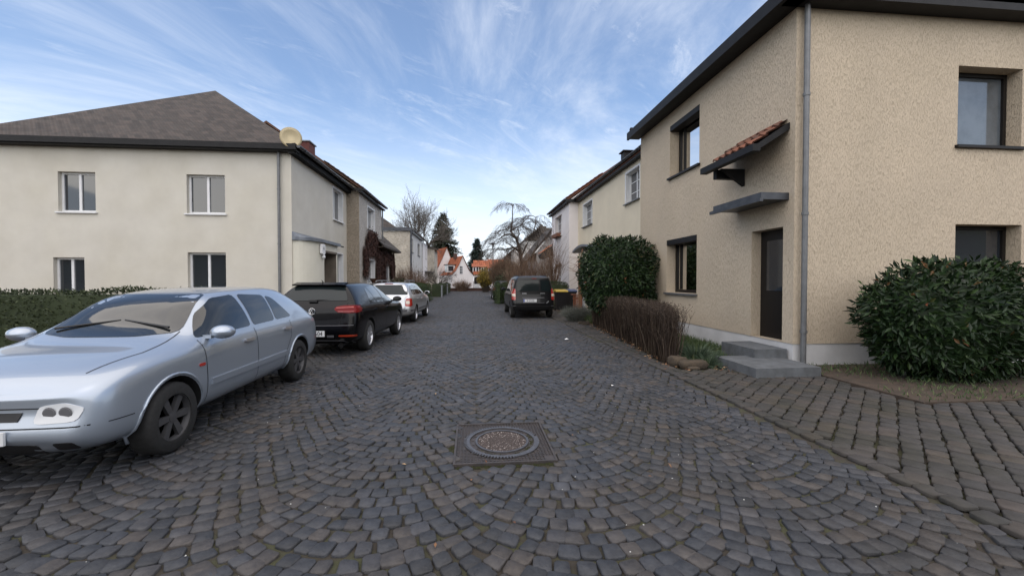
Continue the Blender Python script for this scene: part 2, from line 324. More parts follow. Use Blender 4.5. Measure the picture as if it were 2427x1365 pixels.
# ---------- cobbles
def stones(name, mats, xs, ys, ang, w_, h_, seed, zc=0., bed=None, jit=.10, far_y=15.):
    rng = np.random.default_rng(seed); n = len(xs); V = []; F = []; base = 0
    co = []; loops = []; starts = []; tot = []
    for sel, rings, k in ((ys < far_y, ((1., 1., -.03), (1., 1., -.005), (.92, .92, 0.)), 8), (ys >= far_y, ((1., 1., -.02), (.86, .86, 0.)), 4)):
        ix = np.nonzero(sel)[0]
        if not len(ix): continue
        m_ = len(ix)
        t_ = np.array([(-1, -.72), (-.72, -1), (.72, -1), (1, -.72), (1, .72), (.72, 1), (-.72, 1), (-1, .72)]) if k == 8 else np.array([(-1, -1), (1, -1), (1, 1), (-1, 1.)])
        P = t_[None]*.5+0*xs[ix][:, None, None]
        # corner jitter shared by neighbouring ring points so sides stay straightish
        cj = rng.normal(0, jit, (m_, 4, 2))
        if k == 8: cj = np.repeat(cj, 2, axis=1); cj = np.roll(cj, 0, axis=1); cj += rng.normal(0, jit*.22, (m_, 8, 2))
        P = P+cj*.5
        ca, sa = np.cos(ang[ix]), np.sin(ang[ix])
        zj = rng.normal(0, .0022, m_)+zc+.003*np.sin(xs[ix]*1.7+ys[ix]*.6)+.002*np.sin(ys[ix]*1.9-xs[ix]); tx = rng.normal(0, .02, m_); ty = rng.normal(0, .02, m_)
        allv = []
        for (sx, sy, dz) in rings:
            X = P[:, :, 0]*w_[ix][:, None]*sx; Y = P[:, :, 1]*h_[ix][:, None]*sy
            Z = zj[:, None]+dz+X*tx[:, None]+Y*ty[:, None]
            if k == 8 and dz == 0: Z = Z+rng.normal(0, .001, Z.shape)
            allv.append(np.stack([xs[ix][:, None]+X*ca[:, None]-Y*sa[:, None], ys[ix][:, None]+X*sa[:, None]+Y*ca[:, None], Z], -1))
        A = np.concatenate(allv, 1)                     # m_, rings*k, 3
        nv = A.shape[1]; co.append(A.reshape(-1, 3))
        fl = []
        for r in range(len(rings)-1):
            for j in range(k): fl.append((r*k+j, r*k+(j+1) % k, (r+1)*k+(j+1) % k, (r+1)*k+j))
        top = tuple((len(rings)-1)*k+j for j in range(k))
        q = np.array(fl); off = base+np.arange(m_)*nv
        loops.append((off[:, None, None]+q[None]).reshape(-1)); tot.append(np.full(m_*len(fl), 4))
        loops.append((off[:, None]+np.array(top)[None]).reshape(-1)); tot.append(np.full(m_, k))
        base += m_*nv
    nb = 0
    if bed: b = np.array(bed.v); bi = np.array(bed.f).reshape(-1); co.append(b); loops.append(bi+base); tot.append(np.full(len(bed.f), 4)); nb = len(bed.f)
    co = np.concatenate(co); lp = np.concatenate(loops).astype(np.int32); tt = np.concatenate(tot).astype(np.int32)
    me = bpy.data.meshes.new(name); me.vertices.add(len(co)); me.vertices.foreach_set('co', co.astype(np.float32).ravel())
    me.loops.add(len(lp)); me.loops.foreach_set('vertex_index', lp); me.polygons.add(len(tt))
    me.polygons.foreach_set('loop_start', np.concatenate([[0], np.cumsum(tt)[:-1]]).astype(np.int32))
    try: me.polygons.foreach_set('loop_total', tt)
    except Exception: pass
    for m in mats: me.materials.append(M[m])
    if nb: mi = np.zeros(len(tt), np.int32); mi[-nb:] = 1; me.polygons.foreach_set('material_index', mi)
    me.update(calc_edges=True); me.validate(); return link(bpy.data.objects.new(name, me))
rng = np.random.default_rng(5)
X_, Y_, A_, W_, H_ = [], [], [], [], []
RAD, PIT, CH = .97, .124, 1.37
for ci in range(-4, 4):
    xc = .74+CH*ci
    nrow = int(61/PIT)
    ph = rng.uniform(0, PIT)
    for k in range(nrow):
        y0 = -2+k*PIT+ph; nst = 13; offs = .5*(k % 2)
        wob = rng.normal(0, .008)
        for j in range(nst+(0 if offs else 0)):
            a = (-45+90*(j+.5+(offs-.25)*.9)/nst)
            a = R(a+rng.normal(0, .35))
            if abs(a) > R(46.5): continue
            x = xc+RAD*math.sin(a)+rng.normal(0, .004); y = y0+RAD*(1-math.cos(a))+wob+rng.normal(0, .004)
            if x < -4.4 or x > 3.12+.05*math.sin(y): continue
            if -.155 < x < .715 and 3.34 < y < 4.29: continue
            X_.append(x); Y_.append(y); A_.append(a+rng.normal(0, .035)); W_.append(RAD*R(90)/nst-.010+rng.normal(0, .006)); H_.append(PIT*math.cos(a)**.75-.010+rng.normal(0, .005))
ar = np.array
tag(stones('road', ['stone_top', 'joint_soil'], ar(X_), ar(Y_), ar(A_), ar(W_), ar(H_), 1, bed=road_bed), kind='structure')
def rows(x0, x1, y0, y1, w0, h0, seed, ang0=0, keep=None):
    rr = np.random.default_rng(seed); o = [[], [], [], [], []]
    cx, cy = (x0+x1)/2, (y0+y1)/2; L = max(x1-x0, y1-y0)*.75+.5; nr = int(2*L/h0)
    for r in range(nr):
        v = -L+(r+.5)*h0
        for c in range(int(2*L/w0)):
            u = -L+(c+.5*(r % 2))*w0
            x = cx+u*math.cos(ang0)-v*math.sin(ang0); y = cy+u*math.sin(ang0)+v*math.cos(ang0)
            if not (x0 < x < x1 and y0 < y < y1) or (keep and not keep(x, y)): continue
            for l, q in zip(o, (x+rr.normal(0, .004), y+rr.normal(0, .004), ang0+rr.normal(0, .03), w0-.014+rr.normal(0, .005), h0-.014+rr.normal(0, .005))): l.append(q)
    return [ar(q) for q in o]
hx = lambda y: 3.42+(min(max(y, 7.), 14)-7)*.085
pv = MB(); pv.quad((3.22, -3, -.03), (9.5, -3, -.03), (9.5, 6.55, -.03), (3.22, 6.55, -.03)); pv.quad((3.22, 6.55, -.03), (4.2, 6.55, -.03), (4.2, 20, -.03), (3.22, 20, -.03))
a1 = rows(3.3, 9.3, -1, 6.5, .17, .155, 3, R(42), keep=lambda x, y: not (x > 5.45 and y > 4.5)); a2 = rows(3.3, 4.1, 6.5, 19.8, .20, .135, 4, R(92), keep=lambda x, y: x < hx(y)+.02)
b1 = rows(3.14, 3.32, -1, 40, .17, .155, 6, R(90))
g = MB(); g.box(5.42, 9.5, 4.45, 6.61, -.05, .03)
tag(part('flower_bed', g, 'earth'), kind='structure')
tag(stones('pavement', ['sett', 'joint_soil'], *[np.concatenate([p, q, r_]) for p, q, r_ in zip(a1, a2, b1)], 2, zc=.012, bed=pv, jit=.05), kind='structure')
pl = MB(); pl.quad((-6.1, -3, -.03), (-4.45, -3, -.03), (-4.45, 30, -.03), (-6.1, 30, -.03))
l1 = rows(-5.75, -4.5, 0, 30, .26, .17, 7, R(90)); l2 = rows(-4.52, -4.38, 0, 56, .17, .15, 8, R(90))
tag(stones('pavement', ['sett', 'joint_soil'], *[np.concatenate([p, q]) for p, q in zip(l1, l2)], 9, zc=.03, bed=pl, jit=.05), kind='structure')
# ============================================================ BUILDINGS
def wall_x(mb, X, s, y0, y1, z0, z1, holes=(), depth=.2, mi=0, rmi=None):
    """wall in the plane x=X whose outside looks towards -s; holes (ya,yb,za,zb) get reveals 'depth' deep"""
    rmi = mi if rmi is None else rmi
    ys = sorted({y0, y1, *[h[0] for h in holes], *[h[1] for h in holes]}); zs = sorted({z0, z1, *[h[2] for h in holes], *[h[3] for h in holes]})
    for a, b in zip(ys, ys[1:]):
        for c, d in zip(zs, zs[1:]):
            if any(h[0] < (a+b)/2 < h[1] and h[2] < (c+d)/2 < h[3] for h in holes): continue
            mb.quad((X, a, c), (X, b, c), (X, b, d), (X, a, d), mi)
    for a, b, c, d in holes:
        Xi = X+s*depth
        for p, q in (((a, c), (b, c)), ((b, c), (b, d)), ((b, d), (a, d)), ((a, d), (a, c))):
            mb.quad((X, *p), (X, *q), (Xi, *q), (Xi, *p), rmi)
def wall_y(mb, Y, x0, x1, z0, z1, holes=(), depth=.2, mi=0):
    xs = sorted({x0, x1, *[h[0] for h in holes], *[h[1] for h in holes]}); zs = sorted({z0, z1, *[h[2] for h in holes], *[h[3] for h in holes]})
    for a, b in zip(xs, xs[1:]):
        for c, d in zip(zs, zs[1:]):
            if any(h[0] < (a+b)/2 < h[1] and h[2] < (c+d)/2 < h[3] for h in holes): continue
            mb.quad((a, Y, c), (b, Y, c), (b, Y, d), (a, Y, d), mi)
    for a, b, c, d in holes:
        for p, q in (((a, c), (b, c)), ((b, c), (b, d)), ((b, d), (a, d)), ((a, d), (a, c))):
            mb.quad((p[0], Y, p[1]), (q[0], Y, q[1]), (q[0], Y+depth, q[1]), (p[0], Y+depth, p[1]), mi)
def window(h, X, s, a, b, c, d, depth=.16, fw=.06, frame='white_paint', pane='pane_dark', mull=1, bars=0, sill='white_paint', sillout=.06, reveal=None, name='window', label=None, glassy=False, sillh=.04):
    """child 'window' (the frame) with a pane and a sill as sub-parts"""
    f = MB(); Xf = X+s*depth; x0, x1 = sorted((Xf-s*.0, Xf+s*.06))
    f.box(x0, x1, a, a+fw, c, d); f.box(x0, x1, b-fw, b, c, d); f.box(x0, x1, a+fw, b-fw, d-fw, d); f.box(x0, x1, a+fw, b-fw, c, c+fw)
    for i in range(mull):
        y = a+(b-a)*(i+1)/(mull+1); f.box(x0-.004, x1+.004, y-fw*.55, y+fw*.55, c+fw, d-fw)
    for i in range(bars):
        z = c+(d-c)*(i+1)/(bars+1)
        ys = [a+fw]+[a+(b-a)*(j+1)/(mull+1) for j in range(mull)]+[b-fw]
        for p, q in zip(ys, ys[1:]): f.box(x0+.01, x1-.01, p+.02, q-.02, z-.014, z+.014)
    if reveal:                                     # painted lining of the opening
        xa, xb = sorted((X-s*.012, Xf)); t_ = .02
        f.box(xa, xb, a-.05, a+.0+t_*0, c, d+.05); f.box(xa, xb, b, b+.05, c, d+.05); f.box(xa, xb, a, b, d, d+.05)
        for (p, q, r_, u) in ((a, a+t_, c, d), (b-t_, b, c, d), (a+t_, b-t_, d-t_, d)): f.box(min(X, Xf), max(X, Xf)-.001, p, q, r_, u)
    w_ = part(name, f, frame, h, label=label)
    g = MB(); xg = Xf+s*.035
    g.quad((xg, a+fw*.8, c+fw*.8), (xg, b-fw*.8, c+fw*.8), (xg, b-fw*.8, d-fw*.8), (xg, a+fw*.8, d-fw*.8))
    part('pane', g, 'window_glass' if glassy else pane, w_)
    if sill:
        g = MB(); xa, xb = sorted((X-s*sillout, Xf)); g.box(xa, xb, a-.05, b+.05, c-sillh-.002, c-.002); part('sill', g, sill, w_)
    return w_
def tile_plane(mb, o, ux, uy, nx, ny, sx, sy, mi=0, thick=.03, rowlift=.02, rng_=random.Random(4)):
    """pan tiles: nx by ny small curved slabs on the plane o + i*ux*sx + j*uy*sy"""
    ux = Vector(ux).normalized(); uy = Vector(uy).normalized(); n = ux.cross(uy); n = n if n.z > 0 else -n; o = Vector(o)
    for j in range(ny):
        for i in range(nx):
            b = o+ux*(i*sx)+uy*(j*sy); vs = []
            k = 4; jz = rng_.uniform(-.004, .004)
            for v_, lift in ((0, rowlift+thick), (1.12, thick*.4)):
                for q in range(k+1):
                    u_ = q/k; hgt = .028*math.sin(u_*2*math.pi)+lift+jz
                    p = b+ux*(u_*sx*1.02)+uy*(v_*sy)+n*hgt; vs.append(p[:])
            for q in range(k+1):
                u_ = q/k; hgt = .028*math.sin(u_*2*math.pi)+rowlift+jz-.004
                p = b+ux*(u_*sx*1.02)+n*hgt; vs.append(p[:])
            fs = [(q, q+1, k+2+q, k+1+q) for q in range(k)]+[(2*k+2+q, 2*k+3+q, q+1, q) for q in range(k)]
            mb.add(vs, fs, mi)
PITCH = math.tan(R(35))
def gable_wall(h, Xe, s, y0, y1, ze, half, m_):
    q = MB()
    for a in (y0, y1-.1):
        q = MB(); q.extr([(Xe+s*.05, 6.1), (Xe+s*.05, ze-.13), (Xe+s*half, ze+half*PITCH-.16), (Xe+s*(2*half-.05), ze-.13), (Xe+s*(2*half-.05), 6.1)], 'y', a, a+.1)
        part('gable_wall', q, m_, h)
def gable_roof(mb, Xe, s, y0, y1, ze, half, mi=0, hip0=0, hip1=0, th=.12):
    """two roof slopes, ridge parallel to the street; Xe is the street eave; hip0/hip1 set the ridge end in"""
    Xr = Xe+s*half; Xb = Xe+s*2*half; zr = ze+half*PITCH
    E0, E1, R0, R1, B0, B1 = (Xe, y0, ze), (Xe, y1, ze), (Xr, y0+hip0, zr), (Xr, y1-hip1, zr), (Xb, y0, ze), (Xb, y1, ze)
    top = [E0, E1, R0, R1, B0, B1]; bot = [(x, y, z-th) for x, y, z in top]
    mb.add(top+bot, [(0, 1, 3, 2), (2, 3, 5, 4), (0, 2, 4), (1, 5, 3), (6, 8, 9, 7), (8, 10, 11, 9), (0, 6, 7, 1), (4, 5, 11, 10), (0, 4, 10, 6), (1, 7, 11, 5)] if (hip0 or hip1) else
           [(0, 1, 3, 2), (2, 3, 5, 4), (6, 8, 9, 7), (8, 10, 11, 9), (0, 6, 7, 1), (4, 5, 11, 10), (0, 2, 8, 6), (2, 4, 10, 8), (1, 7, 9, 3), (3, 9, 11, 5)], mi)
def gutter(h, X, s, y0, y1, z, r=.075, mat_='zinc', fascia=True, ret=None):
    g = MB(); k = 8; vs = []
    for y in (y0, y1):
        for i in range(k+1):
            a = math.pi*i/k; vs.append((X-r*math.cos(a), y, z-r*math.sin(a)))
        for i in range(k, -1, -1):
            a = math.pi*i/k; vs.append((X-(r-.008)*math.cos(a), y, z-(r-.008)*math.sin(a)))
    n = 2*k+2; g.add(vs, [(i, (i+1) % n, n+(i+1) % n, n+i) for i in range(n)]+[tuple(range(k+1))[::-1], tuple(n+i for i in range(k+1))])
    y = y0+.5
    while y < y1: g.box(X-r-.004, X+r+.004, y, y+.025, z-r-.004, z+.004); y += .85
    return part('gutter', g, mat_, h)
HOUSE = []
# ---------- RIGHT: tan house (nearest)
XR = 5.5
H1 = thing('house', 'nearest house on the right with scraped tan plaster, black framed windows and white plinth', 'house', (XR, 6.6, 0))
up1, lo1 = (9.6, 11.1, 4.33, 5.76), (9.68, 11.25, 1.16, 2.62)
wl = MB(); wall_x(wl, XR, 1, 6.6, 13.1, .4, 6.2, [up1, lo1, (6.85, 7.68, .4, 2.45)], .30)
ew = [(8.6, 9.9, 3.9, 5.3), (8.6, 9.95, 1.3, 2.5)]
wall_y(wl, 6.6, XR, XR+9, .4, 6.2, ew, .3); wl.quad((XR, 13.1, 0), (XR+9, 13.1, 0), (XR+9, 13.1, 6.2), (XR, 13.1, 6.2)); wl.quad((XR+9, 6.6, 0), (XR+9, 13.1, 0), (XR+9, 13.1, 6.2), (XR+9, 6.6, 6.2))
part('wall', wl, 'tan_plaster', H1)
pb = MB(); pb.box(XR+.012, XR+9, 6.612, 13.08, -.05, .398); part('plinth', pb, 'plinth_white', H1)
rf = MB(); gable_roof(rf, XR-.36, 1, 6.3, 13.28, 6.36, 4.9, hip0=4.0); part('roof', rf, 'roof_slope', H1)
so_ = MB(); so_.box(XR-.33, XR-.002, 6.32, 13.25, 6.12, 6.2); so_.box(XR-.40, XR-.335, 6.3, 13.3, 6.10, 6.33); part('fascia', so_, 'black_metal', H1)
so_ = MB(); so_.box(XR-.3, XR+9.3, 6.3, 6.595, 6.12, 6.3); part('fascia', so_, 'black_metal', H1)
so_ = MB(); so_.lathe([(.05, 0), (.07, .04), (.05, .1)], (XR-.3, 13.15, 6.36), n=10); part('vent_cap', so_, 'black_metal', H1)
for k_, (a, b, c, d) in enumerate((up1, lo1)):
    w_ = window(H1, XR, 1, a, b, c, d, depth=.26, fw=.085, frame='dark_frame', mull=0, sill='dark_frame' if k_ == 0 else 'grey_metal', glassy=True, sillout=.07, sillh=.05)
    l = MB(); l.box(XR-.003, XR+.25, a+.002, b-.002, d-.14, d-.002); l.box(XR+.262, XR+.32, b-.30, b-.25, c+.09, d-.09)
    part('lintel', l, 'dark_frame', w_)
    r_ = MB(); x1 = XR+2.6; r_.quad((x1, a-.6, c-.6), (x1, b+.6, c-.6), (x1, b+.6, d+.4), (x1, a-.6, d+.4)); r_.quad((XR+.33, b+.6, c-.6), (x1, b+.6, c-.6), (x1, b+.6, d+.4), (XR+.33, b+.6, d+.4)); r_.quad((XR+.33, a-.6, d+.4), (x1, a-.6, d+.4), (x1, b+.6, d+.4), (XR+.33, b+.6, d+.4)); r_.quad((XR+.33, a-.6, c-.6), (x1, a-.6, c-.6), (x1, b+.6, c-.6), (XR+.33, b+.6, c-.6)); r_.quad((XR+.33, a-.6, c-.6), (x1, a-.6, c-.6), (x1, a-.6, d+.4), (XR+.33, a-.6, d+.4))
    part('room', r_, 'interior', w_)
a, b, c, d = up1
cu = MB(); n = 60
for i in range(n):
    y0, y1 = a+.05+(b-a-.1)*i/n, a+.05+(b-a-.1)*(i+1)/n; f_ = lambda y: XR+.43+.02*math.sin(y*55)+.01*math.sin(y*23)
    cu.quad((f_(y0), y0, c+.03), (f_(y1), y1, c+.03), (f_(y1), y1, d-.1), (f_(y0), y0, d-.1))
tag(solo('curtain', cu, 'curtain', 'pale net curtain hanging inside the upper window of the tan house', 'curtain', smooth=True))
a, b, c, d = lo1
bl = MB()
for i in range(17):
    z = d-.2-i*.034; bl.obox((XR+.42, (a+b)/2-.05, z), .03, b-a-.25, .004, rz=0); 
bl.box(XR+.40, XR+.43, a+.08, b-.18, d-.84, d-.78)
solo('window_blind', bl, 'blind_wood', 'reddish wooden slat blind half drawn inside the lower window of the tan house', 'blind')
lp = thing('table_lamp', 'table lamp with pale green shade on the inner sill of the tan house', 'lamp', (XR+.48, 9.98, c))
q = MB(); q.lathe([(.175, 0), (.17, 0), (.09, .27), (.095, .27)], (XR+.48, 9.98, c+.40), n=28, cap=False); part('lamp_shade', q, 'lampshade', lp, True)
q = MB(); q.lathe([(.07, 0), (.07, .02), (.012, .04), (.03, .16), (.012, .3), (.01, .42)], (XR+.48, 9.98, c+.02), n=14); part('lamp_base', q, 'interior', lp, True)
q = MB(); q.box(XR+.335, XR+.62, a, b, c-.0, c+.02); part('inner_sill', q, 'dark_frame', H1)
q = MB(); q.box(XR+.38, XR+.5, 10.46, 10.72, c+.06, c+.15); q.box(XR+.36, XR+.52, 10.45, 10.73, c+.02, c+.06)
solo('planter', q, 'white_paint', 'small white planter on the inner sill beside the lamp', 'planter')
for yy, hh in ((10.84, .24), (10.36, .17)):
    q = MB(); q.lathe([(.03, 0), (.035, .05), (.012, .10), (.028, .14), (.02, hh-.02), (.003, hh)], (XR+.42, yy, c+.02), n=12)
    solo('figurine', q, 'slab', ('taller' if hh > .2 else 'shorter')+' pale figurine standing beside the white planter on the inner sill', 'figurine', 'figurines on the sill', True)
for (x0, x1, z0, z1) in ew:
    f = MB(); Y = 6.6+.22
    for bx_ in ((x0, x0+.07, z0, z1), (x1-.07, x1, z0, z1), (x0+.07, x1-.07, z0, z0+.07), (x0+.07, x1-.07, z1-.07, z1)): f.box(bx_[0], bx_[1], Y, Y+.06, bx_[2], bx_[3])
    w_ = part('window', f, 'dark_frame', H1); g = MB(); g.quad((x0+.05, Y+.04, z0+.05), (x1-.05, Y+.04, z0+.05), (x1-.05, Y+.04, z1-.05), (x0+.05, Y+.04, z1-.05)); part('pane', g, 'pane_pale' if z0 > 3 else 'pane_dark', w_)
    g = MB(); g.box(x0-.05, x1+.05, 6.54, 6.8, z0-.05, z0-.003); part('sill', g, 'dark_frame', w_)
# porch roofs over its door
pr_ = MB(); pr_.extr([(XR-.66, 3.80), (XR-.002, 4.24), (XR-.002, 4.12), (XR-.60, 3.74)], 'y', 6.72, 8.27); pr_.box(XR-.7, XR-.56, 6.7, 8.34, 3.72, 3.84); pr_.box(XR-.5, XR-.003, 8.07, 8.19, 3.58, 3.76)
pr_.extr([(XR-.5, 3.74), (XR-.003, 3.74), (XR-.003, 3.4)], 'y', 7.9, 7.99)
ca = part('door_roof', pr_, 'black_metal', H1)
tl = MB(); tile_plane(tl, (XR-.62, 7.98, 3.86), (0, -1, 0), (.66, 0, .44), 6, 3, .2, .3); part('roof_tile', tl, 'brown_tile', ca)
pr_ = MB(); pr_.box(XR-.52, XR-.003, 6.72, 8.15, 2.90, 3.02); pr_.box(XR-.56, XR-.5, 6.7, 8.22, 2.86, 2.92); part('door_canopy', pr_, 'zinc', H1)
q = MB(); q.box(XR+.2, XR+.25, 6.85, 7.68, .34, 2.45); dq = part('door', q, 'dark_frame', H1); q = MB(); q.box(XR+.19, XR+.199, 7.05, 7.5, 1.3, 2.25); part('door_pane', q, 'pane_dark', dq); q = MB(); q.tube([(XR+.13, 6.95, 1.28), (XR+.13, 6.95, 1.5)], .014, 8); part('door_handle', q, 'chrome', dq)
q = MB(); q.tube([(XR+.12, 6.51, 6.12), (XR+.12, 6.51, .0)], .045, 10); [q.lathe([(.055, 0), (.055, .05)], (XR+.12, 6.51, z), n=10) for z in (.6, 2.6, 4.6)]; part('downpipe', q, 'grey_metal', H1)
# steps
st = MB(); st.box(4.32, 5.4, 5.9, 6.96, -.05, .15); st.box(4.88, 5.479, 6.7, 7.66, -.04, .30)
solo('doorstep', st, 'step_stone', 'grey stone doorstep at the wall foot of the tan house', 'step')
# ---------- RIGHT: cream house
XC = 6.35
H2 = thing('house', 'cream plastered house between the tan house and the white house', 'house', (XC, 13.1, 0))
cw = [(15.22, 16.66, 4.62, 5.88), (21.4, 23.22, 4.5, 5.77), (16.2, 17.6, 1.2, 2.5)]
wl = MB(); wall_x(wl, XC, 1, 13.1, 24.3, .0, 6.2, cw, .22); part('wall', wl, 'cream_plaster', H2)
rf = MB(); gable_roof(rf, XC-.2, 1, 13.3, 24.2, 6.32, 4.6); part('roof', rf, 'brown_tile', H2); gable_wall(H2, XC+.1, 1, 13.32, 24.2, 6.5, 4.3, 'cream_plaster')
q = MB(); q.box(XC-.2, XC-.002, 13.3, 24.2, 6.1, 6.19); part('fascia', q, 'black_metal', H2)
gutter(H2, XC-.27, 1, 13.12, 24.2, 6.33)
for k_, (a, b, c, d) in enumerate(cw): window(H2, XC, 1, a, b, c, d, depth=.2, frame='white_paint', mull=1, bars=2, reveal=True, pane='pane_dark', sill='grey_metal', sillout=.1)
q = MB(); q.box(XC+1.3, XC+1.75, 20.3, 20.75, 7.0, 7.95); ch = part('chimney', q, 'black_metal', H2); q = MB(); q.box(XC+1.22, XC+1.83, 20.2, 20.85, 7.98, 8.03); part('chimney_cap', q, 'black_metal', ch)
q = MB()
def arc_canopy(mb, x0, x1, y0, y1, z, rise, th=.10, mi=0, n=10):
    for i in range(n):
        ya, yb = y0+(y1-y0)*i/n, y0+(y1-y0)*(i+1)/n
        f_ = lambda y: z+rise*(1-((y-(y0+y1)/2)/((y1-y0)/2))**2)
        vs = [(x, y, f_(y)+dz) for dz in (0, th) for x, y in ((x0, ya), (x1, ya), (x1, yb), (x0, yb))]
        mb.add(vs, [(3, 2, 1, 0), (4, 5, 6, 7), (0, 1, 5, 4), (1, 2, 6, 5), (2, 3, 7, 6), (3, 0, 4, 7)], mi)
arc_canopy(q, XC-.95, XC-.003, 18.6, 21.9, 2.95, .22); part('door_canopy', q, 'slate_metal', H2)
q = MB(); q.box(XC-.7, XC-.004, 18.9, 21.5, 0, 2.93); po = part('porch', q, 'cream_plaster', H2)
q = MB(); q.box(XC-.74, XC-.705, 20.2, 21.2, .1, 2.25); part('door', q, 'white_paint', po)
# ---------- RIGHT: white house
XW = 5.8
H3 = thing('house', 'white two storey house with a flower box, standing forward beyond the cream house', 'house', (XW, 24.3, 0))
ww = [(26.42, 28.45, 4.45, 5.78), (26.4, 28.45, 1.28, 2.6)]
wl = MB(); wall_x(wl, XW, 1, 24.3, 29.7, 0, 6.2, ww, .22); wl.quad((XW, 24.3, 0), (XW+9, 24.3, 0), (XW+9, 24.3, 6.2), (XW, 24.3, 6.2), 0); wl.quad((XW, 29.7, 0), (XW+9, 29.7, 0), (XW+9, 29.7, 6.2), (XW, 29.7, 6.2))
part('wall', wl, 'white_plaster', H3)
rf = MB(); gable_roof(rf, XW-.2, 1, 24.2, 29.9, 6.34, 4.6); rfo = part('roof', rf, 'brown_tile', H3); gable_wall(H3, XW-.0, 1, 24.305, 29.6, 6.45, 4.4, 'white_plaster')
tl = MB(); tile_plane(tl, (XW-.22, 24.1, 6.33), (0, 1, 0), (1, 0, PITCH), 2, 9, .24, .3); part('verge_tile', tl, 'brown_tile', rfo)
for i in range(5):
    pass
gutter(H3, XW-.27, 1, 24.15, 30.0, 6.33); q = MB(); q.box(XW-.2, XW-.002, 24.15, 29.95, 6.1, 6.19); q.box(XW-.24, XW+.5, 24.1, 24.2, 6.12, 6.3); part('fascia', q, 'black_metal', H3)
for k_, (a, b, c, d) in enumerate(ww): window(H3, XW, 1, a, b, c, d, depth=.2, mull=1, bars=2, sill='white_paint')
q = MB(); q.box(XW-.3, XW-.02, 26.5, 28.3, 4.36, 4.58)
solo('flower_box', q, 'terracotta', 'brown flower box under the upper window of the white house', 'flower box')
po = MB(); po.extr([(4.95, 3.35), (5.78, 3.95), (5.78, 3.3), (5.3, 3.05), (5.05, 3.12)], 'y', 29.3, 30.7); pq = part('porch_roof', po, 'dark_tile', H3)
po = MB(); tile_plane(po, (4.98, 29.3, 3.44), (0, 1, 0), (.83, 0, .6), 6, 3, .23, .33); part('roof_tile', po, 'orange_tile', pq)
# lean-to beyond white house
H3b = thing('house', 'low white wing with a steep raking dark roof edge beside the white house', 'house', (5.9, 31, 0))
q = MB(); q.add([(4.9, 31.2, 0), (9, 31.2, 0), (9, 31.2, 5.4), (6.2, 31.2, 5.2), (4.9, 31.2, 3.6), (4.9, 36, 0), (4.9, 36, 3.6)], [(0, 1, 2, 3, 4), (5, 0, 4, 6)]); part('wall', q, 'pale_plaster', H3b)
q = MB()
for dx_, m_ in ((0, 0), (.22, 0)): q.extr([(4.4+dx_*.6, 3.18+dx_), (6.05+dx_*.6, 5.2+dx_), (6.05+dx_*.6, 5.36+dx_), (4.4+dx_*.6, 3.34+dx_)], 'y', 30.95-dx_*.4, 36)
part('roof', q, 'dark_tile', H3b)
# ---------- RIGHT: dark half-hipped house
H4 = thing('house', 'white house with dark tiled half hipped roof behind the bare arching tree', 'house', (4.2, 45, 0))
q = MB(); xl, xr, Yf, ze, zh, zt = 4.3, 12., 45., 4.55, 5.9, 7.75; xm = 8.0
fr_ = (zh-ze)/(zt-ze)
q.add([(xl, Yf, 0), (xr, Yf, 0), (xr, Yf, ze), (xr-(xr-xm)*fr_, Yf, zh), (xl+(xm-xl)*fr_, Yf, zh), (xl, Yf, ze), (xl, Yf+10, 0), (xl, Yf+10, ze)], [(0, 1, 2, 3, 4, 5), (6, 0, 5, 7)])
part('wall', q, 'pale_plaster', H4)
tq = MB(); sl_ = Vector((xm-xl, 0, zt-ze)); n_s = int(sl_.length/.33)
tile_plane(tq, (xl-.45, Yf-.25, ze-.42), (0, 1, 0), sl_, 34, n_s+1, .3, .33)
hv = Vector((0, 1.9, zt-zh)); nrow = int(hv.length/.33)
for j in range(nrow+1):
    f_ = j/(nrow+.5); xa = xl+(xm-xl)*(fr_+(1-fr_)*f_)-.1; xb = xr-(xr-xm)*(fr_+(1-fr_)*f_)+.1
    tile_plane(tq, (xa, Yf-.25+hv.y*f_, zh-.05+hv.z*f_), (1, 0, 0), hv, max(1, int((xb-xa)/.3)), 1, .3, .33)
tq.add([(xl-.4, Yf-.22, ze-.38), (xl-.4, Yf+10, ze-.38), (xm, Yf+10, zt), (xm, Yf+1.7, zt), (xl+(xm-xl)*fr_, Yf-.22, zh-.03), (xr-(xr-xm)*fr_, Yf-.22, zh-.03), (xr+.4, Yf-.22, ze-.38), (xr+.4, Yf+10, ze-.38)], [(0, 1, 2, 3, 4), (4, 3, 5), (5, 3, 2, 7, 6)])
part('roof', tq, 'dark_tile', H4)
q = MB(); q.box(5.3, 6.1, Yf-.03, Yf-.003, 2.6, 3.7); part('window', q, 'dark_frame', H4)
# ---------- LEFT: grey house (nearest)
XL = -6.6
H5 = thing('house', 'nearest house on the left, plain pale grey plaster with a rounded entrance bay', 'house', (XL, 16.2, 0))
gw = [(20.6, 22.08, 4.42, 5.96), (21.02, 22.05, .9, 2.82)]
wl = MB(); wall_x(wl, XL, -1, 16.0, 22.75, 0, 6.2, gw, .2)
ewl = [(-14.4, -13.2, 3.9, 5.3), (-14.6, -13.6, 0.05, 2.3), (-10.2, -8.9, 1.1, 2.5), (-10.2, -8.9, 3.9, 5.3)]
wall_y(wl, 16.0, XL-10.8, XL, 0, 6.2, ewl, .2); wl.quad((XL-10.8, 16, 0), (XL-10.8, 22.75, 0), (XL-10.8, 22.75, 6.2), (XL-10.8, 16, 6.2)); part('wall', wl, 'grey_plaster', H5)
rf = MB(); gable_roof(rf, XL+.3, -1, 15.7, 22.7, 6.42, 5.7, hip0=5.2); part('roof', rf, 'roof_slope', H5)
gutter(H5, XL+.38, -1, 15.7, 22.72, 6.36, r=.085)
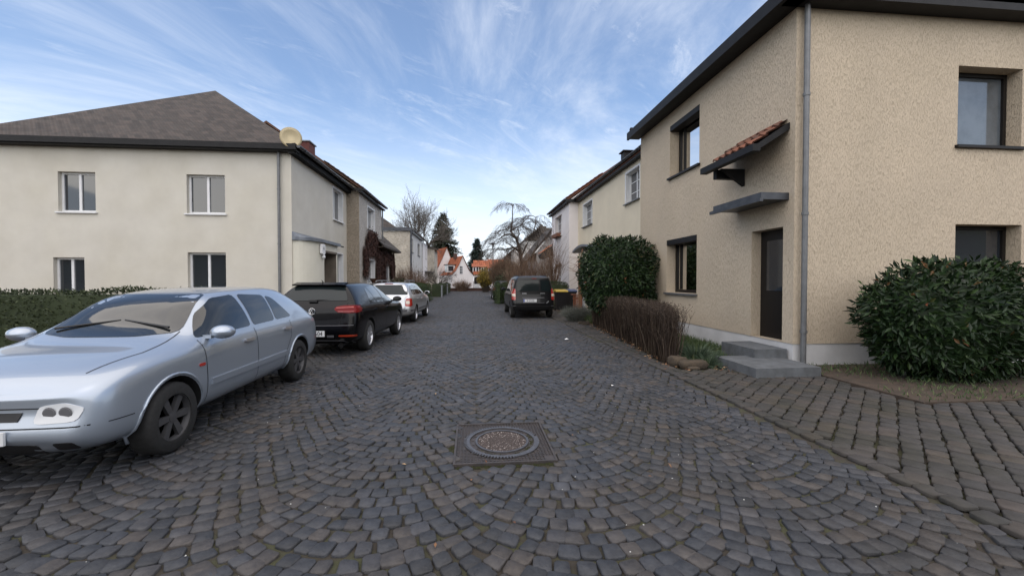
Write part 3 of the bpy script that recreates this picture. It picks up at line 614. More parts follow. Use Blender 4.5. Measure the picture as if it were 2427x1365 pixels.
q = MB(); q.box(XL-11.1, XL+.3, 15.62, 15.7, 6.2, 6.4); q.box(XL-11.1, XL+.3, 15.7, 15.998, 6.16, 6.2); part('fascia', q, 'black_metal', H5)
q = MB(); n = 110                                  # corrugated trim under the gutter
for i in range(n):
    y0, y1 = 15.75+6.95*i/n, 15.75+6.95*(i+1)/n
    xo = .055 if i % 2 else .02
    q.box(XL+.004, XL+xo+.2, y0, y1-.012, 6.10-.02*(i % 2), 6.27)
part('eave_tile', q, 'black_metal', H5)
for k_, (a, b, c, d) in enumerate(gw): window(H5, XL, -1, a, b, c, d, depth=.18, mull=1, reveal=True, sillout=.1, name='window' if k_ == 0 else 'side_door')
for (x0, x1, z0, z1) in ewl:
    f = MB(); Y = 16.14
    for bx_ in ((x0, x0+.07, z0, z1), (x1-.07, x1, z0, z1), (x0+.07, x1-.07, z0, z0+.07), (x0+.07, x1-.07, z1-.07, z1)): f.box(bx_[0], bx_[1], Y, Y+.06, bx_[2], bx_[3])
    f.box((x0+x1)/2-.04, (x0+x1)/2+.04, Y-.004, Y+.064, z0+.07, z1-.07); f.box(x0-.06, x1+.06, 15.93, 16.1, z0-.05, z0-.003)
    w_ = part('window' if z0 > .5 else 'door', f, 'white_paint', H5); g = MB(); g.quad((x0+.05, Y+.04, z0+.05), (x1-.05, Y+.04, z0+.05), (x1-.05, Y+.04, z1-.05), (x0+.05, Y+.04, z1-.05)); part('pane', g, 'pane_dark', w_)
q = MB(); q.box(XL-1.0, XL-.55, 19.2, 19.9, 6.7, 7.62); ch = part('chimney', q, 'brick_red', H5); q = MB(); q.box(XL-1.06, XL-.5, 19.14, 19.96, 7.622, 7.67); part('chimney_cap', q, 'slab', ch)
q = MB(); q.tube([(XL-.4, 15.9, 6.2), (XL-.4, 15.9, 0)], .05, 10); [q.lathe([(.06, 0), (.06, .05)], (XL-.4, 15.9, z), n=10) for z in (.8, 2.8, 4.8)]; part('downpipe', q, 'grey_metal', H5)
# rounded entrance bay: plan outline, extruded
def bay_x(y):                                      # rounded near corner, then parallel to the street
    t_ = min(1, max(0, (y-16.05)/1.15)); return XL+.70*math.sqrt(1-(1-t_)**2)
BE = 18.95; d0, d1 = 17.3, 18.78
q = MB(); ys = [16.05+1.15*(1-math.cos(R(a))) for a in range(0, 91, 9)]+[d0, d1, BE]
for a, b in zip(ys, ys[1:]):
    z0 = 2.62 if a == d0 else 0
    q.quad((bay_x(a), a, z0), (bay_x(b), b, z0), (bay_x(b), b, 2.98), (bay_x(a), a, 2.98))
q.quad((XL, BE, 0), (bay_x(BE), BE, 0), (bay_x(BE), BE, 2.98), (XL, BE, 2.98))
ba = part('entrance_bay', q, 'grey_porch', H5, True)
xb = bay_x(18)
q = MB(); q.quad((xb-1.3, d0, 0), (xb-1.3, d1, 0), (xb-1.3, d1, 2.62), (xb-1.3, d0, 2.62)); part('door', q, 'dark_frame', ba)
q = MB(); q.quad((xb, d1, 0), (xb-1.3, d1, 0), (xb-1.3, d1, 2.62), (xb, d1, 2.62)); q.quad((xb, d0, 0), (xb-1.3, d0, 0), (xb-1.3, d0, 2.62), (xb, d0, 2.62)); q.quad((xb, d0, 2.62), (xb-1.3, d0, 2.62), (xb-1.3, d1, 2.62), (xb, d1, 2.62)); q.box(xb+.001, xb+.03, d0-.1, d1+.06, 2.62, 2.70); part('door_recess', q, 'recess_brown', ba)
q = MB(); ys2 = [15.98]+ys[1:-1]+[BE+.12]
for a, b in zip(ys2, ys2[1:]):
    xa, xc_ = bay_x(a)+.12, bay_x(b)+.12
    vs = [(XL+.01, a, 3.3), (xa, a, 3.10), (xc_, b, 3.10), (XL+.01, b, 3.3), (XL+.01, a, 2.985), (xa, a, 2.985), (xc_, b, 2.985), (XL+.01, b, 2.985)]
    q.add(vs, [(0, 1, 2, 3), (1, 5, 6, 2), (4, 7, 6, 5), (0, 4, 5, 1), (3, 2, 6, 7)])
part('entrance_roof', q, 'slate_metal', ba)
q = MB(); q.tube([(xb+.05, BE, 3.02), (xb+.12, BE+.45, 3.0)], .03, 8); part('roof_spout', q, 'black_metal', ba)
nb = thing('wall_lamp', 'white wall lamp with house number beside the dark doorway of the grey house', 'wall lamp', (xb, 17.0, 2.6))
q = MB(); x = xb-.01; q.extr([(16.84, 2.56), (16.84, 2.86), (16.89, 2.92), (17.14, 2.92), (17.19, 2.86), (17.19, 2.6), (17.1, 2.5), (16.94, 2.5)], 'x', x+.01, x+.10); part('lamp_housing', q, 'white_paint', nb)
q = MB(); q.lathe([(.02, -.08), (.06, -.05), (.07, 0), (.05, .05), (.02, .07)], (x+.08, 17.04, 2.42), n=12); part('bulb', q, 'lamp_glass', nb, True)
me = text_mesh('house_number', '4', .22, 'plate_black', Matrix.Translation((x+.102-nb.location.x, 17.0-nb.location.y, 2.74-nb.location.z)) @ Matrix.Rotation(R(90), 4, 'Z') @ Matrix.Rotation(R(90), 4, 'X')); part('house_number', me, [], nb)
# satellite dish at the near roof corner
SD = thing('satellite_dish', 'cream satellite dish at the near roof corner of the grey house', 'satellite dish', (XL+.1, 15.9, 6.35))
q = MB(); prof = [(.0, 0), (.15, .012), (.27, .05), (.36, .10), (.365, .105), (.27, .062), (.15, .03), (.0, .02)]
q.lathe(prof, (0, 0, 0), axis='y', n=28); mt = Matrix.Translation((XL+.10, 15.75, 6.62)) @ Matrix.Rotation(R(25), 4, 'Z')
q.v = [tuple(mt @ Vector((x, -y, z))) for x, y, z in q.v]; part('dish', q, 'dish_cream', SD, True)
q = MB(); q.tube([(XL+.1, 15.95, 6.3), (XL+.1, 15.8, 6.62)], .02, 8); part('mast', q, 'grey_metal', SD)
# ---------- LEFT: roughcast house
XG = -5.95
H6 = thing('house', 'dark roughcast house overgrown with creeper, second on the left', 'house', (XG, 22.75, 0))
rw = [(24.5, 26.28, 4.48, 5.75), (24.35, 26.2, 1.3, 2.7)]
wl = MB(); wall_x(wl, XG, -1, 22.75, 28.2, 0, 6.2, rw, .2); wl.quad((XG-.02, 28.2, 0), (XG-9, 28.2, 0), (XG-9, 28.2, 6.2), (XG-.02, 28.2, 6.2)); part('wall', wl, 'roughcast', H6)
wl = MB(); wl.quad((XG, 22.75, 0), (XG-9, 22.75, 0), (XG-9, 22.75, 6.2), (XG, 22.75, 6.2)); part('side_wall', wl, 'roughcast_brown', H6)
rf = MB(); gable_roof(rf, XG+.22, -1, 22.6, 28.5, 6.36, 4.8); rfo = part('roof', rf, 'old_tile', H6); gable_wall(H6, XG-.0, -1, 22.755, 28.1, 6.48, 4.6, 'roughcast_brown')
tl = MB(); tile_plane(tl, (XG+.25, 22.5, 6.34), (0, 1, 0), (-1, 0, PITCH), 2, 8, .26, .3); part('verge_tile', tl, 'old_tile', rfo)
gutter(H6, XG+.28, -1, 22.55, 28.6, 6.34, r=.085); q = MB(); q.box(XG+.003, XG+.2, 22.5, 28.5, 6.12, 6.2); q.box(XG-.5, XG+.3, 22.5, 22.6, 6.22, 6.34); part('fascia', q, 'black_metal', H6)
for k_, (a, b, c, d) in enumerate(rw): window(H6, XG, -1, a, b, c, d, depth=.2, mull=1, reveal=True, pane='pane_pale', sillout=.08)
q = MB(); q.tube([(XG+.06, 28.25, 6.2), (XG+.06, 28.25, 4.2)], .045, 8); part('downpipe', q, 'grey_metal', H6)
q = MB(); q.box(XG-1.5, XG+.02, 28.22, 31.9, 0, 3.75); pch = part('porch', q, 'roughcast', H6)
q = MB(); pts = [(28.8, .1), (29.95, .1), (29.95, 2.1)]+[(29.375+.575*math.cos(R(a)), 2.1+.45*math.sin(R(a))) for a in range(20, 180, 20)]+[(28.8, 2.1)]
q.extr(pts, 'x', XG+.022, XG+.05); dd = part('door', q, 'grey_metal', pch)
q = MB()
ring = [(29.375+.66*math.cos(R(a)), 2.1+.54*math.sin(R(a))) for a in range(0, 181, 15)]
q.tube([(XG+.05, 28.71, .1)]+[(XG+.05, p[0], p[1]) for p in ring[::-1]]+[(XG+.05, 30.04, .1)], .05, 6); part('door_arch', q, 'plinth_white', dd)
q = MB(); q.add([(XG+.5, 26.3, 3.72), (XG+.5, 32.5, 3.72), (XG-.5, 30.9, 4.7), (XG-.5, 28.3, 4.95), (XG-1.6, 32.5, 3.72), (XG+.5, 26.3, 3.6), (XG+.5, 32.5, 3.6), (XG-1.6, 32.5, 3.6), (XG+.01, 26.6, 4.1)],
                [(0, 1, 2, 3, 8), (1, 4, 2), (0, 5, 6, 1), (1, 6, 7, 4), (5, 0, 8)]); q.box(XG+.44, XG+.56, 26.25, 32.55, 3.56, 3.68); q.box(XG+.02, XG+.45, 26.4, 32.4, 3.54, 3.6); part('porch_roof', q, 'dark_tile', pch)
# ---------- LEFT: weathered cream house + neighbours
X3 = -5.9
H7 = thing('house', 'weathered cream end house with a grey downpipe at its corner, third on the left', 'house', (X3, 40.7, 0))
tw = [(41.5, 42.7, 4.25, 5.62), (46.3, 48.15, 4.23, 5.54), (41.45, 42.6, 1.2, 2.53), (46.2, 48.1, 1.2, 2.52)]
wl = MB(); wall_x(wl, X3, -1, 40.7, 50.2, 0, 6.22, tw, .2); part('wall', wl, 'pale_plaster', H7)
wl = MB(); wl.quad((X3, 40.7, 0), (X3-8.5, 40.7, 0), (X3-8.5, 40.7, 6.22), (X3, 40.7, 6.22)); part('side_wall', wl, 'weathered_cream', H7)
q = MB(); q.add([(X3-1.2, 40.8, 6.5), (X3-8.7, 40.8, 6.5), (X3-5, 44.6, 9.2), (X3-5, 50.2, 9.2), (X3-1.2, 50.2, 6.5), (X3+.25, 40.6, 6.24), (X3+.25, 50.2, 6.24), (X3-8.7, 40.6, 6.24)], [(0, 1, 2), (0, 2, 3, 4), (5, 0, 4, 6), (5, 7, 1, 0)]); part('roof', q, 'roof_slope', H7)
q = MB(); q.box(X3-8.6, X3+.12, 40.5, 40.69, 6.23, 6.55); q.box(X3+.003, X3+.25, 40.5, 50.2, 6.12, 6.2); part('fascia', q, 'zinc', H7)
gutter(H7, X3+.3, -1, 40.55, 50.3, 6.4, r=.09)
q = MB(); q.tube([(X3+.25, 40.6, 6.35), (X3+.16, 40.62, 6.1), (X3+.09, 40.62, 5.8), (X3+.09, 40.62, 0)], .09, 8); q.lathe([(.11, 0), (.11, .1)], (X3+.09, 40.62, 2.9), n=8); part('downpipe', q, 'zinc', H7)
for k_, (a, b, c, d) in enumerate(tw): window(H7, X3, -1, a, b, c, d, depth=.16, mull=0, frame='grey_metal', sill='zinc', pane='pane_dark', sillout=.1)
H8 = thing('house', 'narrow white house front with black eaves beyond the weathered cream house', 'house', (X3, 50.3, 0))
wl = MB(); wall_x(wl, X3+.05, -1, 50.3, 55.9, 0, 6.1, [(53.6, 54.4, 4.2, 5.5)], .2); part('wall', wl, 'white_plaster', H8)
q = MB(); gable_roof(q, X3+.4, -1, 50.35, 56.2, 6.3, 1.3); part('roof', q, 'dark_tile', H8)
window(H8, X3+.05, -1, 53.6, 54.4, 4.2, 5.5, depth=.15, mull=0, frame='grey_metal', sill='zinc')
q = MB(); q.box(X3-2, X3+.9, 52.5, 56, 2.5, 2.62); part('canopy', q, 'zinc', H8)
H9 = thing('house', 'small cream gable wall with black roof edge, furthest house of the left row', 'house', (-5, 56, 0))
q = MB(); q.quad((-8.5, 56, 0), (-4.95, 56, 0), (-4.95, 56, 5.7), (-8.5, 56, 6.3)); q.quad((-4.95, 56, 0), (-4.95, 61, 0), (-4.95, 61, 5.7), (-4.95, 56, 5.7)); part('wall', q, 'weathered_cream', H9)
q = MB(); q.add([(-4.5, 55.8, 5.65), (-4.5, 61.2, 5.65), (-7.7, 61.2, 6.9), (-7.7, 55.8, 6.9), (-4.5, 55.8, 5.5), (-4.5, 61.2, 5.5), (-7.7, 55.8, 6.2)], [(0, 1, 2, 3), (0, 4, 5, 1), (0, 3, 6, 4)]); part('roof', q, 'dark_tile', H9)
# ---------- white-gable houses with red roofs at the end of the street
def red_gable(name_lbl, ax, ay, ang, za, ze, half, L, win=True, dormer=True, cham=False):
    h = thing('house', name_lbl, 'house', (ax, ay, 0))
    g_ = Vector((math.sin(ang), -math.cos(ang), 0)); r_ = Vector((math.cos(ang), math.sin(ang), 0)); A = Vector((ax, ay, 0))
    def P(u, v, z): p = A+r_*u-g_*v; return (p.x, p.y, z)
    # flared outline right and left of the apex
    prof = [(0, za), (half*.30, za-(za-ze)*.42), (half*.62, za-(za-ze)*.78), (half, ze)]
    w1 = MB(); pts = [P(-half, 0, 0), P(half*.96, 0, 0)]+[P(u*.96, 0, z) for u, z in prof[::-1]]+[P(-u*.96, 0, z) for u, z in prof[1:]]
    w1.add(pts, [tuple(range(len(pts)))]); w1.quad(P(-half*.96, 0, 0), P(-half*.96, L, 0), P(-half*.96, L, ze), P(-half*.96, 0, ze)); w1.quad(P(half*.96, 0, 0), P(half*.96, L, 0), P(half*.96, L, ze), P(half*.96, 0, ze))
    part('wall', w1, 'white_plaster', h)
    rf_ = MB()
    for s_ in (-1, 1):
        for (u0, z0), (u1, z1) in zip(prof, prof[1:]):
            dv = Vector((r_.x*s_*(u0-u1), r_.y*s_*(u0-u1), z0-z1)); ln = dv.length; k_ = max(1, round(ln/.36))
            tile_plane(rf_, P(s_*u1*1.02, -.18, z1+.02), -g_, dv, int((L+.3)/.32), k_, .32, ln/k_, thick=.02)
            rf_.quad(P(s_*u0, -.15, z0), P(s_*u0, L, z0), P(s_*u1*1.02, L, z1), P(s_*u1*1.02, -.15, z1))
    rt_ = part('roof', rf_, 'red_tile', h)
    if cham: q_ = MB(); q_.obox(P(-.3, 3.2, za+.1), .5, .5, .9, rz=ang); part('chimney', q_, 'brick_wall', rt_)
    if win:
        q_ = MB(); q_.obox(P(-.25, -.02, za-2.1), .42, .05, 1.15, rz=ang); w_ = part('window', q_, 'pane_dark', h)
        q_ = MB()
        for dz in (-.58, -.2, .2, .58): q_.obox(P(-.25, -.05, za-2.1+dz), .46, .03, .05, rz=ang)
        for du in (-.22, 0, .22): q_.obox(P(-.25+du, -.05, za-2.1), .04, .028, 1.2, rz=ang)
        part('window_frame', q_, 'white_paint', w_)
    if dormer:
        u_ = -half*.62; zc = ze+(za-ze)*.30
        q_ = MB(); q_.obox(P(u_-.35, 2.2, zc+.15), 1.2, 1.6, 1.1, rz=ang); d_ = part('dormer', q_, 'white_paint', h)
        q_ = MB(); q_.obox(P(u_-.97, 2.2, zc+.15), .04, 1.35, .85, rz=ang); q_.obox(P(u_-.4, 1.38, zc+.15), .8, .04, .75, rz=ang); part('dormer_window', q_, 'pane_dark', d_)
        q_ = MB(); q_.obox(P(u_-.30, 2.2, zc+.76), 1.6, 1.9, .09, rz=ang); part('dormer_roof', q_, 'dark_tile', d_)
    return h
red_gable('white gabled house with a flared red roof at the street end, one window high up', -1.35, 63, R(17), 5.15, 2.25, 1.75, 7.5, cham=True)
red_gable('taller red roofed house behind, whose small white gable tip shows left of the main gable', -4.15, 70, R(20), 6.95, 2.6, 2.5, 6, win=False, dormer=False)
def red_row(lbl, x0, x1, Y, ze, zr, dep, dorm, door=None):
    h = thing('house', lbl, 'house', ((x0+x1)/2, Y, 0)); q = MB(); q.box(x0, x1, Y, Y+dep*2, 0, ze); part('wall', q, 'white_plaster', h)
    q = MB(); dv = Vector((0, dep, zr-ze)); k_ = round(dv.length/.36); tile_plane(q, (x0-.1, Y-.25, ze-.12), (1, 0, 0), dv, int((x1-x0+.3)/.32), k_+1, .32, dv.length/k_, thick=.02)
    q.add([(x0-.1, Y-.22, ze-.16), (x1+.1, Y-.22, ze-.16), (x1+.1, Y+dep, zr), (x0-.1, Y+dep, zr), (x0-.1, Y+2*dep, ze), (x1+.1, Y+2*dep, ze)], [(0, 1, 2, 3), (3, 2, 5, 4), (0, 3, 4), (1, 5, 2)]); part('roof', q, 'red_tile', h)
    for xd, zd, wd in dorm:
        q = MB(); q.box(xd-wd/2, xd+wd/2, Y+.35, Y+dep, zd-.45, zd+.45); d_ = part('dormer', q, 'white_paint', h)
        q = MB()
        for k_ in (-1, 1): q.box(xd+k_*wd*.22-.13, xd+k_*wd*.22+.13, Y+.32, Y+.349, zd-.3, zd+.3)
        part('dormer_window', q, 'pane_dark', d_)
        q = MB(); q.add([(xd-wd/2-.15, Y+.2, zd+.45), (xd+wd/2+.15, Y+.2, zd+.45), (xd+wd/2+.15, Y+dep+.3, zd+1.0), (xd-wd/2-.15, Y+dep+.3, zd+1.0), (xd-wd/2-.15, Y+.2, zd+.38), (xd+wd/2+.15, Y+.2, zd+.38)], [(0, 1, 2, 3), (4, 5, 1, 0)]); part('dormer_roof', q, 'red_tile', d_)
    if door:
        q = MB(); q.extr([(door-.35, 0), (door+.35, 0), (door+.35, 1.7)]+[(door+.35*math.cos(R(a)), 1.7+.35*math.sin(R(a))) for a in range(30, 180, 30)]+[(door-.35, 1.7)], 'y', Y-.04, Y-.004); part('door', q, 'dark_frame', h)
red_row('low white wing with three pale dormers in its red roof, right of the gable', .35, 3.5, 64.5, 2.5, 4.55, 2.6, [(.65, 3.2, 1.0), (1.85, 3.15, .85), (3.0, 3.0, .9)], door=.75)
red_row('red roofed house furthest right at the street end, half hidden by the brown round bush', 2.75, 11, 71, 3.0, 5.1, 3.0, [])
q = MB(); q.extr([(1.45, 4.2), (2.0, 4.9), (2.75, 5.0), (3.1, 4.2)], 'y', 70.9, 74); part('gable_wall', q, 'white_plaster', bpy.data.objects[[o.name for o in bpy.data.objects if o.get('label', '').startswith('red roofed house furthest')][0]])
q = MB()
for r in range(5):
    x = -6.+.12*(r % 2)
    while x < 2.6: q.box(x, x+.23, 57.4, 57.52, r*.082-.02, r*.082+.056); x += .245
q.box(-6, 2.7, 57.42, 57.50, -.05, .38); q.box(-6.02, 2.72, 57.37, 57.55, .382, .43)
solo('garden_wall', q, 'brick_wall', 'low dark brick wall closing off the street end', 'wall')
q = MB(); x = .35
while x < 2.1: q.box(x, x+.085, 58.6, 58.63, .1, .98+.03*math.sin(x*9)); x += .105
q.box(.3, 2.15, 58.632, 58.66, .3, .38); q.box(.3, 2.15, 58.632, 58.66, .75, .83)
solo('picket_fence', q, 'white_paint', 'white picket fence behind the low brick wall', 'fence')
# ============================================================ STREET LAMP
LP = thing('street_lamp', 'slim grey street lamp with a flat round hat on the right side of the street', 'street lamp', (2.05, 40, 0))
q = MB(); q.lathe([(.075, 0), (.075, .9), (.05, 1.0), (.04, 4.62), (.07, 4.66), (.085, 4.78), (.05, 4.84)], (2.05, 40, 0), n=14); part('pole', q, 'grey_metal', LP, True)
q = MB(); q.lathe([(.08, 4.80), (.17, 5.0), (.16, 5.02), (.05, 5.02)], (2.05, 40, 0), n=18); part('lantern_glass', q, 'lamp_glass', LP, True)
q = MB(); q.lathe([(.40, 4.99), (.41, 5.01), (.30, 5.06), (.10, 5.10), (.05, 5.14), (.02, 5.16)], (2.05, 40, 0), n=24); part('lamp_hat', q, 'zinc', LP, True)
# ============================================================ MANHOLE
mx0, mx1, my0, my1 = -.155, .71, 3.345, 4.285; mcx, mcy = .2775, 3.815
MH = thing('manhole_cover', 'square cast iron manhole frame with round concrete filled cover in the cobbles', 'manhole cover', (mcx, mcy, 0))
q = MB(); z0 = .004
for b_ in ((mx0, mx1, my0, my0+.018), (mx0, mx1, my1-.018, my1), (mx0, mx0+.018, my0+.018, my1-.018), (mx1-.018, mx1, my0+.018, my1-.018)): q.box(*b_, -.04, z0+.008)
q.box(mx0+.018, mx1-.018, my0+.018, my1-.018, -.04, -.006)
nx, ny = 27, 29; RO = .345
for i in range(nx):
    for j in range(ny):
        x = mx0+.035+(mx1-mx0-.07)*i/(nx-1); y = my0+.035+(my1-my0-.07)*j/(ny-1)
        r_ = math.hypot(x-mcx, (y-mcy)*.925)
        if r_ < RO+.012 or (x > mx1-.1 and y < my0+.12): continue
        q.obox((x, y, -.002), .018, .016, .012, rz=0)
q.box(mx1-.1, mx1-.018, my0+.018, my0+.11, -.006, .006)
part('frame', q, 'cast_iron', MH)
def ring(mb, r0, r1, z0, z1, a0=0, a1=360, n=72, mi=0):
    k = max(2, int(n*(a1-a0)/360)); sy = 1/.925; vs = []
    for i in range(k+1):
        a = R(a0+(a1-a0)*i/k); c_, s_ = math.cos(a), math.sin(a)*sy
        for r_, z_ in ((r0, z0), (r1, z0), (r1, z1), (r0, z1)): vs.append((mcx+r_*c_, mcy+r_*s_, z_))
    fs = []
    for i in range(k):
        for j in range(4): fs.append((4*i+j, 4*i+(j+1) % 4, 4*i+4+(j+1) % 4, 4*i+4+j))
    fs += [(3, 2, 1, 0), (4*k, 4*k+1, 4*k+2, 4*k+3)]; mb.add(vs, fs, mi)
q = MB(); ring(q, .30, .328, -.02, .010); ring(q, .328, .345, -.02, .010, -75, 12)
for i in range(78):
    a = i*360/78
    if a < 14 or a > 286: continue
    ring(q, .328, .350, -.02, .010, a, a+2.4, n=400)
part('outer_ring', q, 'iron_worn', MH)
q = MB(); ring(q, .228, .246, -.02, .012); part('inner_ring', q, 'iron_worn', MH)
q = MB(); ring(q, .246, .262, -.02, -.002); ring(q, .285, .30, -.02, -.002)
for a in (0, 24, 52, 88, 112, 140, 160, 180, 200, 222, 250, 275, 300, 330): ring(q, .262, .285, -.02, -.001, a, a+11, n=200)
q.lathe([(.3, -.03), (.3, -.018)], (mcx, mcy, 0), n=40, sy=1/.925); part('cover', q, 'cast_iron', MH)
q = MB(); q.lathe([(.2275, -.02), (.2275, .003), (.1, .006), (.02, .0065)], (mcx, mcy, 0), n=48, sy=1/.925); cf = part('concrete_fill', q, 'concrete_pebble', MH)
q = MB(); rr = random.Random(2)
for i in range(1100):
    a, r_ = rr.uniform(0, 6.283), .222*math.sqrt(rr.random()); x, y = mcx+r_*math.cos(a), mcy+r_*math.sin(a)/.925; s_ = rr.uniform(.002, .0062)
    q.add([(x-s_, y-s_*.6, .004), (x+s_*.8, y-s_, .004), (x+s_, y+s_*.7, .004), (x-s_*.6, y+s_, .004), (x, y, .006+s_*.8)], [(0, 1, 4), (1, 2, 4), (2, 3, 4), (3, 0, 4)])
part('pebbles', q, 'pebble', cf)['kind'] = 'stuff'
q = MB()
for i in range(900):
    k_ = rr.random()
    if k_ < .45: a, r_ = rr.uniform(-1.2, .5) if rr.random() < .8 else rr.uniform(3.8, 4.6), rr.uniform(.25, .297); x, y = mcx+r_*math.cos(a), mcy+r_*math.sin(a)/.925; zb = -.012
    elif k_ < .75: x, y = mx0-rr.uniform(0, .05), rr.uniform(my0, my1); zb = -.015
    else: x, y = rr.uniform(mx0, mx1), my0-rr.uniform(0, .04); zb = -.015
    s_ = rr.uniform(.003, .009); q.add([(x-s_, y, zb), (x+s_, y-s_, zb), (x, y+s_, zb), (x, y, zb+s_*1.3+.006)], [(0, 1, 3), (1, 2, 3), (2, 0, 3)])
tag(part('moss', q, 'moss'), 'green moss tufts growing round the manhole frame', 'moss', kind='stuff')
# ============================================================ VEGETATION
def rv(rg, s=1.): return Vector((rg.gauss(0, s), rg.gauss(0, s), rg.gauss(0, s)))
def limb(mb, rg, p, d, L, r, lev, P):
    """one branch and its children; P: dict(n=children per level, ang, up, shrink, wob, min)"""
    k = max(3, int(P.get('seg', 5)-(lev*.5))); pts = [p.copy()]; rad = [r]; d = d.normalized(); cur = p.copy()
    for i in range(k):
        d = (d+rv(rg, P['wob'])+Vector((0, 0, P['up'] if lev < P.get('droop_lev', 99) else -P.get('droop', 0)))).normalized()
        cur = cur+d*(L/k); pts.append(cur.copy()); rad.append(max(r*(1-(i+1)/k*(1-P.get('tip', .45))), P['min']*.7))
    mb.tube(pts, rad, 6 if lev == 0 else (4 if lev < 3 else 3), cap=lev < 1)
    if lev >= P['lev']: return
    n = P['n'][min(lev, len(P['n'])-1)]
    for j in range(n):
        t_ = rg.uniform(P.get('t0', .3) if lev else P.get('t00', .35), 1.) if j else 1.
        f = t_*k; i = min(int(f), k-1); q = pts[i].lerp(pts[i+1], f-i); dd = (pts[i+1]-pts[i]).normalized()
        a = rg.uniform(*P['ang']) if j else P['ang'][0]*.5
        side = dd.cross(rv(rg)).normalized(); nd = dd*math.cos(a)+side*math.sin(a)
        limb(mb, rg, q, nd, L*P['shrink']*rg.uniform(.75, 1.15), max(rad[i]*P.get('rs', .62), P['min']), lev+1, P)
def tree(name, label, base, H_trunk, d0, L0, r0, P, seed, bark='bark', group=None):
    rg = random.Random(seed); h = thing(name, label, 'tree', base, group); b = Vector(base)
    tr = MB(); top = b+Vector(d0).normalized()*H_trunk; tr.tube([b-Vector((0, 0, .1)), b.lerp(top, .3)+rv(rg, .03), b.lerp(top, .7)+rv(rg, .03), top], [r0*1.25, r0*1.05, r0*.95, r0*.85], 9); part('trunk', tr, bark, h, True)
    cr = MB()
    for i in range(P['main']):
        a = 2*math.pi*(i+rg.uniform(-.2, .2))/P['main']; tilt = rg.uniform(*P['tilt'])
        limb(cr, rg, top-Vector((0, 0, rg.uniform(0, H_trunk*P.get('low', .1)))), Vector((math.cos(a)*math.sin(tilt), math.sin(a)*math.sin(tilt), math.cos(tilt))), L0*rg.uniform(.85, 1.1), r0*.6, 0, P)
    part('crown', cr, bark, h); return h
# big bare tree and conifers beyond the left row
tree('bare_tree', 'large bare grey tree with fine fanned branches behind the left row of houses', (-8.3, 66, 0), 5.5, (0, 0, 1), 4.2, .28,
     dict(main=9, tilt=(.15, 1.05), n=[6, 5, 4, 3], lev=4, ang=(.3, .8), up=.05, shrink=.64, wob=.10, min=.014, seg=5), 3, 'bark_grey')
def conifer(name, label, x, y, zt, zb, rad, seed, leafm, layers, gap=.3, lean=0.):
    rg = random.Random(seed); h = thing(name, label, 'tree', (x, y, 0)); q = MB(); q.tube([(x, y, 0), (x, y, zt*.6), (x, y, zt-.2)], [.3, .2, .03], 7); part('trunk', q, 'bark_dark', h, True)
    q = MB()
    for i in range(layers):
        f = (i+rg.random())/layers; z = zb+(zt-zb)*f; r0 = rad*((1-f)**.8)*rg.uniform(.7, 1.12)+.12
        for k in range(6+int(7*(1-f))):
            if rg.random() < gap*.5: continue
            a = rg.uniform(0, 6.283); rr = r0*rg.uniform(.65, 1.1); d = Vector((math.cos(a), math.sin(a), .12-.28*(1-f))); L = rr
            m_ = max(4, int(L*7))
            for j in range(m_):
                t_ = (j+rg.random())/m_
                if t_ < .12: continue
                c = Vector((x, y, z))+d*(L*t_)+Vector((0, 0, -.12*L*t_*t_))
                for _ in range(3):
                    w_ = .34*(1-t_*.5)*min(1, rad/2.2)
                    q.leaf(c+rv(rg, .10*min(1, rad/2)), d*rg.uniform(.4, 1)+rv(rg, .35)-Vector((0, 0, .25)), Vector((0, 0, 1))+rv(rg, .3), rg.uniform(.28, .6)*min(1, rad/2.2), w_)
    part('crown', q, leafm, h); return h
conifer('conifer', 'broad dark conifer behind the red roofs, right of the big bare tree', -5.3, 78, 13.9, 3.4, 4.6, 5, 'conifer_leaf', 46)
conifer('spruce_tree', 'small bluish green spruce standing between the red roofs', 1.2, 95, 10.8, 3.4, 3.0, 6, 'spruce_leaf', 44, .1)
tree('birch_tree', 'thin hanging bare birch just right of the bluish spruce', (4.0, 97, 0), 4, (0, 0, 1), 2.9, .13, dict(main=3, tilt=(.05, .3), n=[5, 5, 4], lev=3, ang=(.3, .7), up=.06, droop_lev=2, droop=.35, shrink=.55, wob=.07, min=.022), 8, 'bark_grey')
tree('bare_tree', 'small bare greenish branching tree leaning over the left hedge in front of the red roofs', (-3.75, 42, 0), 1.0, (.3, 0, 1), 1.25, .10,
     dict(main=7, tilt=(.35, 1.25), n=[5, 5, 4], lev=3, ang=(.35, .95), up=.03, shrink=.62, wob=.14, min=.009), 11, 'bark')
